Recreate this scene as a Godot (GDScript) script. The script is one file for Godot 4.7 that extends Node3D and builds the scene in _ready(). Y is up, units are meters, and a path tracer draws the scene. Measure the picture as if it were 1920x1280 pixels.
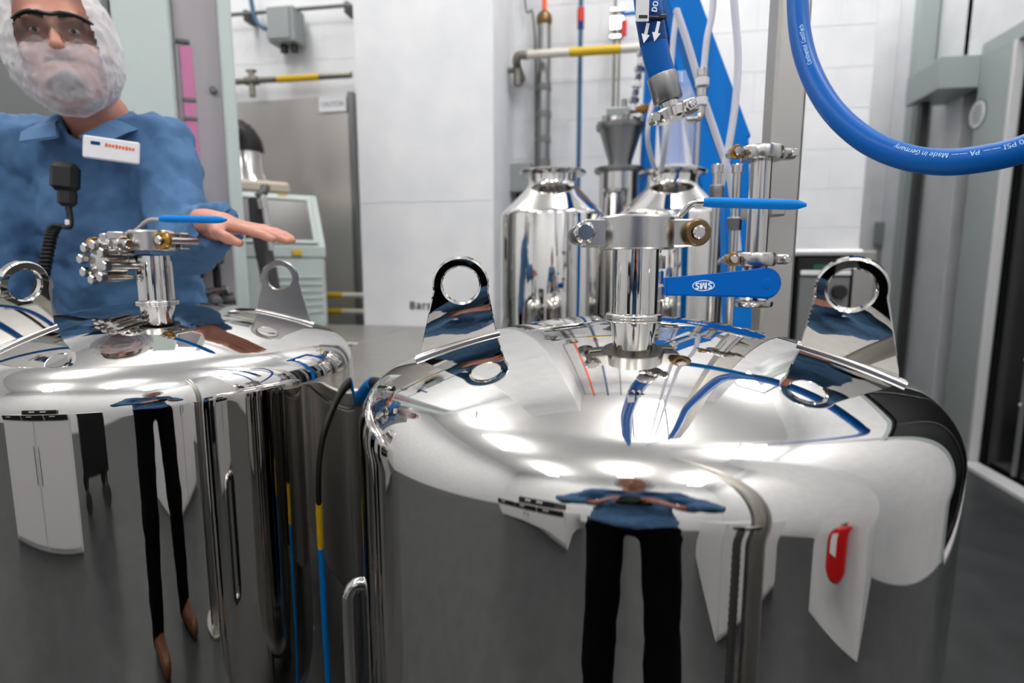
extends Node3D
# Two polished pressure vessels in a process room. World axes follow the room; the camera looks towards -Z, turned 10 degrees to the left.
const CH := 1.22
const YAW := 0.174533
const TILT := 0.137881
const FPX := 1067.0
const WALL_Z := -3.3
const CEIL := 4.6
const BENCH := 0.90

var M := {}
var taken := {}


class Shape:
	var v := PackedVector3Array()
	var n := PackedVector3Array()
	var uv := PackedVector2Array()
	var ix := PackedInt32Array()

	func vert(p: Vector3, nn: Vector3, t := Vector2.ZERO) -> int:
		v.append(p)
		n.append(nn)
		uv.append(t)
		return v.size() - 1

	func face(a: int, b: int, c: int) -> void:
		var g := (v[b] - v[a]).cross(v[c] - v[a])
		if g.dot(n[a] + n[b] + n[c]) > 0.0:
			ix.append_array(PackedInt32Array([a, c, b]))
		else:
			ix.append_array(PackedInt32Array([a, b, c]))

	func flat(pts: Array, out: Vector3) -> void:
		var g: Vector3 = (pts[1] - pts[0]).cross(pts[2] - pts[0])
		if pts.size() > 3:
			g += (pts[2] - pts[0]).cross(pts[3] - pts[0])
		g = g.normalized()
		if g.dot(out) < 0.0:
			g = -g
		var f := v.size()
		for p in pts:
			vert(p, g)
		for k in range(1, pts.size() - 1):
			face(f, f + k, f + k + 1)

	func box(xf: Transform3D, size: Vector3, bevel := 0.002) -> void:
		var h := size * 0.5
		var b: float = minf(bevel, minf(h.x, minf(h.y, h.z)) * 0.9)
		var mid := xf.origin
		var pt := func(s: Vector3, axis: int) -> Vector3:
			var q := Vector3(s.x * (h.x - b), s.y * (h.y - b), s.z * (h.z - b))
			q[axis] = s[axis] * h[axis]
			return xf * q
		for axis in 3:
			var a1 := (axis + 1) % 3
			var a2 := (axis + 2) % 3
			for sg in [-1.0, 1.0]:
				var c := []
				for k in [[-1, -1], [1, -1], [1, 1], [-1, 1]]:
					var s := Vector3.ZERO
					s[axis] = sg
					s[a1] = k[0]
					s[a2] = k[1]
					c.append(pt.call(s, axis))
				flat(c, (c[0] + c[2]) * 0.5 - mid)
			if b <= 0.0:
				continue
			for s1 in [-1.0, 1.0]:
				for s2 in [-1.0, 1.0]:
					var lo := Vector3.ZERO
					lo[axis] = -1.0
					lo[a1] = s1
					lo[a2] = s2
					var hi := lo
					hi[axis] = 1.0
					var c := [pt.call(lo, a1), pt.call(hi, a1), pt.call(hi, a2), pt.call(lo, a2)]
					flat(c, (c[0] + c[2]) * 0.5 - mid)
		if b > 0.0:
			for sx in [-1.0, 1.0]:
				for sy in [-1.0, 1.0]:
					for sz in [-1.0, 1.0]:
						var s := Vector3(sx, sy, sz)
						flat([pt.call(s, 0), pt.call(s, 1), pt.call(s, 2)], xf * (s * h) - mid)

	# profile points are (radius, height), run from the foot outwards and up to the top
	func lathe(xf: Transform3D, prof: Array, seg := 32, from := 0.0, to := TAU) -> void:
		var cnt := prof.size() - 1
		var sn := []
		for k in cnt:
			var t: Vector2 = prof[k + 1] - prof[k]
			sn.append(Vector2(t.y, -t.x).normalized())
		for k in cnt:
			var n0: Vector2 = sn[k]
			var n1: Vector2 = sn[k]
			if k > 0 and sn[k].dot(sn[k - 1]) > 0.8:
				n0 = (sn[k] + sn[k - 1]).normalized()
			if k < cnt - 1 and sn[k].dot(sn[k + 1]) > 0.8:
				n1 = (sn[k] + sn[k + 1]).normalized()
			var f := v.size()
			for j in seg + 1:
				var a := lerpf(from, to, float(j) / seg)
				var d := Vector3(cos(a), 0, sin(a))
				vert(xf * (d * prof[k].x + Vector3(0, prof[k].y, 0)), (xf.basis * (d * n0.x + Vector3(0, n0.y, 0))).normalized(), Vector2(float(j) / seg, prof[k].y))
				vert(xf * (d * prof[k + 1].x + Vector3(0, prof[k + 1].y, 0)), (xf.basis * (d * n1.x + Vector3(0, n1.y, 0))).normalized(), Vector2(float(j) / seg, prof[k + 1].y))
			for j in seg:
				var q := f + j * 2
				if prof[k].x > 1e-6:
					face(q, q + 2, q + 1)
				if prof[k + 1].x > 1e-6:
					face(q + 1, q + 2, q + 3)

	func rod(a: Vector3, b: Vector3, r: float, seg := 16, bev := 0.0015, r2 := -1.0) -> void:
		var l := a.distance_to(b)
		var e := r if r2 < 0.0 else r2
		var c := minf(bev, minf(minf(r, e) * 0.5, l * 0.4))
		lathe(Transform3D(basis_along(b - a), a), [Vector2(0, 0), Vector2(r - c, 0), Vector2(r, c), Vector2(e, l - c), Vector2(e - c, l), Vector2(0, l)], seg)

	func ball(c: Vector3, r: Vector3, seg := 20) -> void:
		var p := []
		for k in 13:
			var a := -PI / 2 + PI * k / 12.0
			p.append(Vector2(cos(a), sin(a)))
		p[0].x = 0.0
		p[12].x = 0.0
		var f := v.size()
		lathe(Transform3D(Basis.IDENTITY, Vector3.ZERO), p, seg)
		for k in range(f, v.size()):
			v[k] = v[k] * r + c
			n[k] = (n[k] / r).normalized()

	func tube(path: Array, radius, seg := 14, caps := true) -> void:
		var m := path.size()
		var tang := []
		for k in m:
			tang.append(((path[mini(k + 1, m - 1)] as Vector3) - (path[maxi(k - 1, 0)] as Vector3)).normalized())
		var side: Vector3 = tang[0].cross(Vector3.UP)
		if side.length() < 0.1:
			side = tang[0].cross(Vector3.RIGHT)
		side = side.normalized()
		var f := v.size()
		var run := 0.0
		for k in m:
			side = (side - tang[k] * side.dot(tang[k])).normalized()
			var up: Vector3 = tang[k].cross(side)
			var r: float = radius[k] if radius is Array else radius
			if k > 0:
				run += path[k].distance_to(path[k - 1])
			for j in seg + 1:
				var a := TAU * j / seg
				var d: Vector3 = side * cos(a) + up * sin(a)
				vert(path[k] + d * r, d, Vector2(float(j) / seg, run))
		for k in m - 1:
			for j in seg:
				var q := f + k * (seg + 1) + j
				face(q, q + 1, q + seg + 1)
				face(q + 1, q + seg + 2, q + seg + 1)
		if caps:
			for e in [0, m - 1]:
				var out: Vector3 = -tang[0] if e == 0 else tang[m - 1]
				var c := vert(path[e], out)
				var first := v.size()
				for j in seg + 1:
					vert(v[f + e * (seg + 1) + j], out)
				for j in seg:
					face(c, first + j, first + j + 1)

	# plate with a round hole at the origin; outer is a ring of points, one for each of the hole's
	func holed(xf: Transform3D, outer: Array, hole: float, thick: float, bev := 0.002) -> void:
		var m := outer.size()
		var h := thick * 0.5
		var rings := []
		var add := func(k: int, r: int) -> Vector3:
			var p: Vector2 = outer[k % m]
			var d := p.normalized()
			match r:
				0: return xf * Vector3(d.x * hole, d.y * hole, h - bev)
				1: return xf * Vector3(d.x * (hole + bev), d.y * (hole + bev), h)
				2: return xf * Vector3(p.x - d.x * bev, p.y - d.y * bev, h)
				3: return xf * Vector3(p.x, p.y, h - bev)
				4: return xf * Vector3(p.x, p.y, -h + bev)
				5: return xf * Vector3(p.x - d.x * bev, p.y - d.y * bev, -h)
				6: return xf * Vector3(d.x * (hole + bev), d.y * (hole + bev), -h)
			return xf * Vector3(d.x * hole, d.y * hole, -h + bev)
		for k in m:
			var mid: Vector2 = (outer[k] + outer[(k + 1) % m]).normalized()
			var o3 := xf.basis * Vector3(mid.x, mid.y, 0)
			var z3 := xf.basis.z
			var outs := [-o3 + z3, z3, o3 + z3, o3, o3 - z3, -z3, -o3 - z3, -o3]
			for r in 8:
				flat([add.call(k, r), add.call(k + 1, r), add.call(k + 1, (r + 1) % 8), add.call(k, (r + 1) % 8)], outs[r])

	# convex or star-shaped outline (seen from its centre), extruded along z
	func slab(xf: Transform3D, outline: Array, thick: float) -> void:
		var c := Vector2.ZERO
		for p in outline:
			c += p
		c /= outline.size()
		var h := thick * 0.5
		for k in outline.size():
			var p: Vector2 = outline[k]
			var q: Vector2 = outline[(k + 1) % outline.size()]
			for s in [-1.0, 1.0]:
				flat([xf * Vector3(c.x, c.y, s * h), xf * Vector3(p.x, p.y, s * h), xf * Vector3(q.x, q.y, s * h)], xf.basis.z * s)
			var mid := (p + q) * 0.5 - c
			flat([xf * Vector3(p.x, p.y, -h), xf * Vector3(q.x, q.y, -h), xf * Vector3(q.x, q.y, h), xf * Vector3(p.x, p.y, h)], xf.basis * Vector3(mid.x, mid.y, 0))

	func hexagon(a: Vector3, b: Vector3, r: float) -> void:
		var xf := Transform3D(basis_along(b - a), a)
		var l := a.distance_to(b)
		var c := r * 0.12
		for k in 6:
			var p0 := Vector3(cos(TAU * k / 6), 0, sin(TAU * k / 6))
			var p1 := Vector3(cos(TAU * (k + 1) / 6), 0, sin(TAU * (k + 1) / 6))
			var o := xf.basis * (p0 + p1)
			var u := Vector3.UP
			flat([xf * (p0 * r), xf * (p1 * r), xf * (p1 * r + u * (l - c)), xf * (p0 * r + u * (l - c))], o)
			flat([xf * (p0 * r + u * (l - c)), xf * (p1 * r + u * (l - c)), xf * (p1 * (r - c) + u * l), xf * (p0 * (r - c) + u * l)], o + xf.basis.y)
			flat([xf * (u * l), xf * (p0 * (r - c) + u * l), xf * (p1 * (r - c) + u * l)], xf.basis.y)
			flat([xf * Vector3.ZERO, xf * (p0 * r), xf * (p1 * r)], -xf.basis.y)

	static func basis_along(d: Vector3) -> Basis:
		var y := d.normalized()
		var x := y.cross(Vector3(0, 0, 1))
		if x.length() < 0.1:
			x = y.cross(Vector3(1, 0, 0))
		x = x.normalized()
		return Basis(x, y, x.cross(y))

	func mesh() -> ArrayMesh:
		var a := []
		a.resize(Mesh.ARRAY_MAX)
		a[Mesh.ARRAY_VERTEX] = v
		a[Mesh.ARRAY_NORMAL] = n
		a[Mesh.ARRAY_TEX_UV] = uv
		a[Mesh.ARRAY_INDEX] = ix
		var m := ArrayMesh.new()
		m.add_surface_from_arrays(Mesh.PRIMITIVE_TRIANGLES, a)
		return m


# ---------------------------------------------------------------- naming and placing
func numbered(called: String) -> String:
	taken[called] = taken.get(called, -1) + 1
	return called if taken[called] == 0 else "%s_%03d" % [called, taken[called]]


func thing(called: String, label: String, category: String, where := Vector3.ZERO, turn := 0.0, group := "") -> Node3D:
	var o := Node3D.new()
	o.name = numbered(called)
	add_child(o)
	o.position = where
	o.rotation.y = turn
	return tag(o, label, category, group)


func tag(o: Node3D, label: String, category: String, group := "") -> Node3D:
	o.set_meta("label", label)
	o.set_meta("category", category)
	if group:
		o.set_meta("group", group)
	return o


func obj(called: String, s: Shape, m: Material, parent: Node3D = null, label := "") -> MeshInstance3D:
	return meshed(called, s.mesh(), m, parent, label)


func meshed(called: String, mesh: Mesh, m: Material, parent: Node3D = null, label := "") -> MeshInstance3D:
	var o := MeshInstance3D.new()
	o.name = called if parent else numbered(called)
	o.mesh = mesh
	o.material_override = m
	(parent if parent else self as Node3D).add_child(o, true)
	if label:
		o.set_meta("label", label)
	return o


func struct(called: String, s: Shape, m: Material, label: String, category := "") -> MeshInstance3D:
	var o := obj(called, s, m)
	o.set_meta("kind", "structure")
	o.set_meta("label", label)
	o.set_meta("category", category if category else called.get_slice("_", 0))
	return o


# a point given in metres to the side of, above the floor and ahead of the camera
func cf(x: float, y: float, z: float) -> Vector3:
	return Vector3(x * cos(YAW) - z * sin(YAW), y, -(x * sin(YAW) + z * cos(YAW)))


# the point seen at a pixel of the 1920 x 1280 frame, that far ahead of the camera; used to read real positions off the photograph
func at(px: float, py: float, z: float) -> Vector3:
	var u := (px - 960.0) / FPX
	var w := (640.0 - py) / FPX
	var fz := cos(TILT) + w * sin(TILT)
	return cf(u * z / fz, CH + (w * cos(TILT) - sin(TILT)) * z / fz, z)


# where a line that leaves the frame meets the ceiling
func drop(p: Vector3) -> Array:
	var out := []
	var y := CEIL - 0.01
	while y > p.y + 0.12:
		out.append(Vector3(p.x, y, p.z))
		y -= 0.15
	return out


func on_wall(px: float, py: float, zz: float) -> Vector3:
	var eye := Vector3(0, CH, 0)
	var d := at(px, py, 1.0) - eye
	return eye + d * (zz / d.z)


func T(p: Vector3, turn := 0.0) -> Transform3D:
	return Transform3D(Basis(Vector3.UP, turn), p)


func curve(pts: Array, each := 8) -> Array:
	var out := []
	var m := pts.size()
	for k in m - 1:
		for j in each:
			out.append((pts[k] as Vector3).cubic_interpolate(pts[k + 1], pts[maxi(k - 1, 0)], pts[mini(k + 2, m - 1)], float(j) / each))
	out.append(pts[m - 1])
	return out


func letters(what: String, size: float, m: Material, parent: Node3D, xf: Transform3D, called := "lettering", bold := true) -> MeshInstance3D:
	var t := TextMesh.new()
	var f := SystemFont.new()
	f.font_names = PackedStringArray(["Droid Sans"])
	f.font_weight = 700 if bold else 400
	t.font = f
	t.text = what
	t.font_size = 32
	t.pixel_size = size / 32.0
	t.depth = 0.0008
	t.curve_step = 1.0
	var o := meshed(called, t, m, parent)
	o.transform = xf
	return o


# ---------------------------------------------------------------- materials
func mat(called: String, c: Color, rough := 0.5, metal := 0.0) -> StandardMaterial3D:
	var m := StandardMaterial3D.new()
	m.resource_name = called
	m.albedo_color = c
	m.roughness = rough
	m.metallic = metal
	M[called] = m
	return m


func noise_tex(freq: float, lo: Color, hi: Color, size := 512, oct := 4, sd := 1, kind := FastNoiseLite.TYPE_SIMPLEX_SMOOTH) -> NoiseTexture2D:
	var nz := FastNoiseLite.new()
	nz.seed = sd
	nz.noise_type = kind
	nz.frequency = freq
	nz.fractal_octaves = oct
	var t := NoiseTexture2D.new()
	t.width = size
	t.height = size
	t.seamless = true
	t.noise = nz
	var g := Gradient.new()
	g.set_color(0, lo)
	g.set_color(1, hi)
	t.color_ramp = g
	return t


func brushed_image(sd: int, lo: float, hi: float) -> ImageTexture:
	var r := RandomNumberGenerator.new()
	r.seed = sd
	var im := Image.create(256, 256, false, Image.FORMAT_RGB8)
	for y in 256:
		var base := r.randf_range(lo, hi)
		for x in 256:
			var g := clampf(base + r.randf_range(-0.02, 0.02), 0, 1)
			im.set_pixel(x, y, Color(g, g, g))
	return ImageTexture.create_from_image(im)


func triplanar(m: StandardMaterial3D, scale: Vector3, world := true) -> void:
	m.uv1_triplanar = true
	m.uv1_world_triplanar = world
	m.uv1_scale = scale


func clear(called: String, c: Color, alpha: float, rough := 0.05) -> StandardMaterial3D:
	var m := mat(called, Color(c.r, c.g, c.b, alpha), rough)
	m.transparency = BaseMaterial3D.TRANSPARENCY_ALPHA
	m.cull_mode = BaseMaterial3D.CULL_DISABLED
	return m


func make_materials() -> void:
	var p := mat("polished_steel", Color(0.84, 0.83, 0.815), 0.022, 1.0)
	p.heightmap_enabled = true
	p.heightmap_texture = noise_tex(0.006, Color(0.45, 0.45, 0.45), Color(0.55, 0.55, 0.55), 512, 2, 5)
	p.heightmap_scale = 0.02
	triplanar(p, Vector3(2, 2, 2))
	mat("satin_steel", Color(0.77, 0.76, 0.75), 0.16, 1.0)
	mat("machined_steel", Color(0.74, 0.73, 0.72), 0.26, 1.0)
	var b := mat("brushed_steel", Color(0.70, 0.69, 0.67), 1.0, 1.0)
	b.roughness_texture = brushed_image(3, 0.3, 0.48)
	triplanar(b, Vector3(1.5, 6, 1.5))
	var s := mat("door_steel", Color(0.78, 0.765, 0.745), 1.0, 1.0)
	s.roughness_texture = noise_tex(0.004, Color(0.34, 0.34, 0.34), Color(0.52, 0.52, 0.52), 512, 3, 9)
	triplanar(s, Vector3(0.8, 0.35, 0.8))
	mat("brass", Color(0.62, 0.47, 0.24), 0.3, 1.0)
	mat("worn_brass", Color(0.47, 0.38, 0.27), 0.4, 1.0)
	mat("lead_steel", Color(0.55, 0.55, 0.55), 0.34, 1.0)
	var w := mat("white_paint", Color(1, 1, 1), 0.55)
	w.albedo_texture = noise_tex(0.01, Color(0.84, 0.85, 0.865), Color(0.89, 0.895, 0.905), 512, 4, 3)
	triplanar(w, Vector3(0.7, 0.7, 0.7))
	mat("mortar_paint", Color(0.84, 0.85, 0.865), 0.7)
	mat("frame_grey", Color(0.64, 0.68, 0.675), 0.42)
	mat("cabinet_green", Color(0.70, 0.745, 0.735), 0.4)
	mat("lavender_panel", Color(0.66, 0.64, 0.66), 0.35)
	mat("ceiling_paint", Color(0.90, 0.905, 0.91), 0.8)
	var f := mat("floor_epoxy", Color(1, 1, 1), 0.38)
	f.albedo_texture = noise_tex(0.02, Color(0.175, 0.185, 0.19), Color(0.225, 0.235, 0.24), 512, 5, 7)
	triplanar(f, Vector3(0.5, 0.5, 0.5))
	mat("black_rubber", Color(0.03, 0.03, 0.032), 0.5)
	mat("black_gloss", Color(0.02, 0.02, 0.022), 0.22)
	mat("dark_grey", Color(0.20, 0.20, 0.205), 0.45)
	mat("mid_grey", Color(0.42, 0.43, 0.43), 0.45)
	mat("box_grey", Color(0.55, 0.58, 0.58), 0.45)
	mat("hose_blue", Color(0.0, 0.33, 0.64), 0.36).metallic_specular = 0.3
	mat("band_blue", Color(0.0, 0.21, 0.45), 0.35).metallic_specular = 0.3
	mat("grip_blue", Color(0.0, 0.47, 0.80), 0.36).metallic_specular = 0.25
	mat("handle_blue", Color(0.0, 0.36, 0.70), 0.5).metallic_specular = 0.2
	mat("frame_blue", Color(0.0, 0.43, 0.76), 0.45).metallic_specular = 0.25
	mat("line_blue", Color(0.16, 0.33, 0.47), 0.45)
	mat("white_print", Color(0.92, 0.95, 0.97), 0.5)
	mat("pale_print", Color(0.68, 0.83, 0.94), 0.5)
	mat("black_print", Color(0.05, 0.05, 0.06), 0.6)
	mat("white_plastic", Color(0.85, 0.85, 0.86), 0.35)
	mat("white_tube", Color(0.80, 0.81, 0.86), 0.35)
	mat("paper", Color(0.88, 0.88, 0.90), 0.7)
	mat("beige", Color(0.70, 0.66, 0.60), 0.5)
	mat("yellow", Color(0.80, 0.66, 0.05), 0.45)
	mat("cream_pipe", Color(0.80, 0.78, 0.74), 0.45)
	mat("dull_pipe", Color(0.50, 0.485, 0.45), 0.4, 0.6)
	mat("red", Color(0.72, 0.05, 0.05), 0.35)
	mat("orange", Color(0.88, 0.35, 0.10), 0.45)
	mat("pink", Color(0.83, 0.50, 0.68), 0.6)
	mat("green", Color(0.10, 0.45, 0.25), 0.5)
	mat("skin", Color(0.72, 0.50, 0.43), 0.5).subsurf_scatter_enabled = false
	var sh := mat("shirt_blue", Color(1, 1, 1), 0.85)
	sh.albedo_texture = noise_tex(0.03, Color(0.25, 0.40, 0.56), Color(0.29, 0.44, 0.60), 512, 5, 12)
	triplanar(sh, Vector3(3, 3, 3), false)
	mat("collar_blue", Color(0.27, 0.42, 0.575), 0.85)
	mat("trousers_black", Color(0.03, 0.03, 0.034), 0.95).metallic_specular = 0.15
	mat("brown_leather", Color(0.33, 0.18, 0.09), 0.5)
	mat("eye_white", Color(0.85, 0.83, 0.80), 0.3)
	mat("hair_dark", Color(0.13, 0.09, 0.07), 0.8)
	var hn := clear("net_white", Color(0.90, 0.90, 0.91), 0.66, 0.8)
	hn.resource_name = "net_white"
	clear("beard_net", Color(0.88, 0.87, 0.90), 0.38, 0.8)
	clear("lens_smoke", Color(0.08, 0.08, 0.09), 0.50, 0.3)
	clear("acrylic", Color(0.88, 0.90, 0.98), 0.16, 0.05)
	clear("window_glass", Color(0.25, 0.28, 0.29), 0.55, 0.08)
	var d := mat("light_diffuser", Color(0.95, 0.95, 0.95), 0.6)
	d.emission_enabled = true
	d.emission = Color(1.0, 0.985, 0.96)
	d.emission_energy_multiplier = 4.0
	var gd := mat("green_display", Color(0.1, 0.3, 0.2), 0.4)
	gd.emission_enabled = true
	gd.emission = Color(0.10, 0.42, 0.25)
	gd.emission_energy_multiplier = 0.25


func _ready() -> void:
	var cam := Camera3D.new()
	cam.name = "view"
	var lens := CameraAttributesPhysical.new()
	lens.frustum_focal_length = 20.0
	lens.frustum_focus_distance = 0.80
	lens.exposure_aperture = 2.8
	lens.exposure_multiplier = 1.0
	cam.attributes = lens
	cam.fov = 61.93
	cam.near = 0.04
	cam.far = 40.0
	cam.position = Vector3(0, CH, 0)
	cam.rotation = Vector3(-TILT, YAW, 0)
	add_child(cam)
	cam.current = true
	var we := WorldEnvironment.new()
	we.name = "surroundings"
	var env := Environment.new()
	env.background_mode = Environment.BG_COLOR
	env.background_color = Color(0.0, 0.0, 0.0)
	env.tonemap_mode = Environment.TONE_MAPPER_LINEAR
	env.tonemap_exposure = 0.45
	env.sdfgi_enabled = true
	env.ssao_enabled = true
	env.ssil_enabled = true
	we.environment = env
	add_child(we)
	make_materials()
	build_lights()
	build_room()
	build_vessels()
	build_post()
	build_hoses()
	build_skid()
	build_hoist()
	build_wall_pipes()
	build_machines()
	build_people()
	build_mirrored()


# ---------------------------------------------------------------- the two polished pressure vessels
func head_profile(apex: float, n := 26) -> Array:
	var R := 0.357
	var rk := 0.07
	var rc := 0.78
	var cr := R - rk
	var d := rc - rk
	var a := asin(cr / d)
	var out := []
	for k in n + 1:
		var t := lerpf(PI / 2, a, float(k) / n)
		out.append(Vector2(cr + rk * sin(t), apex - (rc - d * cos(a)) + rk * cos(t)))
	for k in range(1, n + 1):
		var t := lerpf(a, 0.0, float(k) / n)
		out.append(Vector2(rc * sin(t), apex - rc + rc * cos(t)))
	out[out.size() - 1].x = 0.0
	return out


func dome_height(apex: float, r: float) -> float:
	var rk := 0.07
	var rc := 0.78
	var cr := 0.357 - rk
	var d := rc - rk
	var a := asin(cr / d)
	if r < rc * sin(a):
		return apex - rc + sqrt(rc * rc - r * r)
	return apex - (rc - d * cos(a)) + sqrt(maxf(0.0, rk * rk - pow(r - cr, 2.0)))


func lug_outline(hull: Array, n := 64) -> Array:
	var out := []
	for k in n:
		var a := TAU * k / n
		var d := Vector2(cos(a), sin(a))
		var best := 1.0
		for m in hull.size():
			var hit = Geometry2D.segment_intersects_segment(Vector2.ZERO, d, hull[m], hull[(m + 1) % hull.size()])
			if hit != null:
				best = minf(best, (hit as Vector2).length())
		out.append(d * best)
	return out


func add_lug(o: Node3D, apex: float, deg: float, r_hole: float, nod := 0.0, finish := "polished_steel") -> void:
	var th := deg_to_rad(deg)
	var rad := Vector3(sin(th), 0, cos(th))
	var y_hole := apex + 0.046
	var bs := Basis(rad, Vector3.UP, rad.cross(Vector3.UP))
	var hull := []
	for k in 25:
		var a := deg_to_rad(lerpf(-12, 192, k / 24.0))
		hull.append(Vector2(cos(a), sin(a)) * 0.0355)
	var inner := r_hole - 0.046
	var outer := r_hole + 0.056
	hull.append(Vector2(-0.047, dome_height(apex, inner) - y_hole - 0.006))
	hull.append(Vector2(0.0, dome_height(apex, r_hole) - y_hole - 0.006))
	hull.append(Vector2(0.057, dome_height(apex, outer) - y_hole - 0.006))
	var s := Shape.new()
	var pivot := Vector3(0, dome_height(apex, r_hole) - y_hole, 0)
	var lean := Transform3D(Basis(Vector3.RIGHT, nod), pivot) * Transform3D(Basis.IDENTITY, -pivot)
	s.holed(Transform3D(bs, rad * r_hole + Vector3(0, y_hole, 0)) * lean, lug_outline(hull, 96), 0.0228, 0.012, 0.0022)
	var lug := obj("lifting_lug", s, M[finish], o, "steel lifting lug with a round hole")
	s = Shape.new()
	for side in [-1.0, 1.0]:
		var path := []
		for k in 13:
			var r := lerpf(inner - 0.003, outer + 0.003, k / 12.0)
			path.append(rad * r + bs.z * side * 0.0065 + Vector3(0, dome_height(apex, r) + 0.001, 0))
		s.tube(path, 0.0045, 10)
	obj("weld_bead", s, M.satin_steel, lug)


func add_clamp(o: Node3D, y: float, r: float, h: float, turn: float, reach: float, nut: Material) -> void:
	var c := Node3D.new()
	c.name = "clamp"
	o.add_child(c, true)
	c.set_meta("label", "machined steel clamp ring with two bolts")
	c.position = Vector3(0, y, 0)
	c.rotation.y = turn
	var s := Shape.new()
	var b := 0.002
	s.lathe(Transform3D.IDENTITY, [Vector2(0.030, 0), Vector2(r - b, 0), Vector2(r, b), Vector2(r, h - b), Vector2(r - b, h), Vector2(0.030, h)], 64)
	obj("ring", s, M.machined_steel, c)
	for e in [-1.0, 1.0]:
		s = Shape.new()
		s.box(T(Vector3(e * (r + 0.007), h * 0.5, 0.012)), Vector3(0.028, h * 0.84, 0.020), 0.002)
		s.box(T(Vector3(e * (r + 0.007), h * 0.5, -0.018)), Vector3(0.028, h * 0.84, 0.020), 0.002)
		obj("ear", s, M.machined_steel, c)
		s = Shape.new()
		var bx: float = e * reach
		s.rod(Vector3(bx, h * 0.5, -0.045), Vector3(bx, h * 0.5, 0.026), 0.0065)
		if e < 0:
			s.lathe(Transform3D(Basis(Vector3.RIGHT, PI / 2), Vector3(bx, h * 0.5, 0.020)), [Vector2(0, 0), Vector2(0.0135, 0), Vector2(0.0145, 0.002), Vector2(0.0145, 0.010), Vector2(0.012, 0.013), Vector2(0, 0.0135)], 6)
			s.hexagon(Vector3(bx, h * 0.5, -0.045), Vector3(bx, h * 0.5, -0.030), 0.0135)
			s.rod(Vector3(bx, h * 0.5, 0.032), Vector3(bx, h * 0.5, 0.0348), 0.0108)
		else:
			s.rod(Vector3(bx, h * 0.5, 0.022), Vector3(bx, h * 0.5, 0.040), 0.0082, 20, 0.002)
		obj("bolt", s, M.satin_steel, c)
		if e > 0:
			s = Shape.new()
			s.lathe(Transform3D(Basis(Vector3.RIGHT, PI / 2), Vector3(bx, h * 0.5, 0.022)), [Vector2(0.008, 0), Vector2(0.0155, 0), Vector2(0.017, 0.003), Vector2(0.017, 0.008), Vector2(0.0145, 0.012), Vector2(0.009, 0.012)], 28)
			obj("nut", s, nut, c, "worn brass nut")
		if e < 0:
			s = Shape.new()
			for k in 3:
				s.lathe(Transform3D(Basis(Vector3.RIGHT, PI / 2), Vector3(bx, h * 0.5, -0.030 - 0.012 * k)), [Vector2(0.006, 0), Vector2(0.0125, 0), Vector2(0.0135, 0.0015), Vector2(0.0135, 0.0065), Vector2(0.0125, 0.008), Vector2(0.006, 0.008)], 24)
			obj("washer_stack", s, M.lead_steel, c)


func add_lever(o: Node3D, pts: Array, grip_from: Vector3, grip_to: Vector3) -> void:
	var s := Shape.new()
	s.tube(curve(pts + [grip_from.lerp(grip_to, 0.3)], 8), 0.0042, 12)
	s.hexagon(pts[0] - Vector3(0, 0.012, 0), pts[0] + Vector3(0, 0.005, 0), 0.011)
	var l := obj("lever", s, M.satin_steel, o)
	s = Shape.new()
	var d := (grip_to - grip_from)
	var path := []
	var rr := []
	for k in 15:
		var t := k / 14.0
		path.append(grip_from + d * t)
		rr.append(0.0066 * (0.82 if k == 0 else 1.0) * (1.0 if k < 13 else (0.85 if k == 13 else 0.35)))
	s.tube(path, rr, 16)
	obj("grip", s, M.grip_blue, l, "blue plastic sleeve of the lever")


func vessel(label: String, x: float, z: float, apex: float) -> Node3D:
	var o := thing("pressure_vessel", label, "vessel", cf(x, 0, z), YAW)
	var s := Shape.new()
	var prof := [Vector2(0, 0.20), Vector2(0.18, 0.205), Vector2(0.30, 0.235), Vector2(0.345, 0.28), Vector2(0.357, 0.33)]
	for k in range(1, 9):
		prof.append(Vector2(0.357, lerpf(0.33, apex - 0.135, k / 8.0)))
	s.lathe(Transform3D.IDENTITY, prof + head_profile(apex).slice(0), 192)
	obj("shell", s, M.polished_steel, o)
	for k in 4:
		var a := PI / 4 + PI / 2 * k
		s = Shape.new()
		var d := Vector3(cos(a), 0, sin(a)) * 0.27
		s.rod(d + Vector3(0, 0.11, 0), d + Vector3(0, 0.24, 0), 0.022)
		s.rod(d + Vector3(0, 0.045, -0.014), d + Vector3(0, 0.045, 0.014), 0.045, 24)
		s.box(T(d + Vector3(0, 0.085, 0)), Vector3(0.05, 0.05, 0.04), 0.005)
		obj("caster", s, M.dark_grey, o)
	s = Shape.new()
	s.rod(Vector3(0, apex - 0.01, 0), Vector3(0, apex + 0.09, 0), 0.0305, 48)
	obj("neck_pipe", s, M.polished_steel, o)
	s = Shape.new()
	var ring := []
	for k in 41:
		var a := TAU * k / 40.0
		var w := 0.0006 * sin(k * 2.4)
		ring.append(Vector3(cos(a) * (0.0325 + w), apex + 0.0015, sin(a) * (0.0325 + w)))
	s.tube(ring, 0.0045, 10, false)
	obj("neck_weld", s, M.satin_steel, o)
	return o


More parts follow.
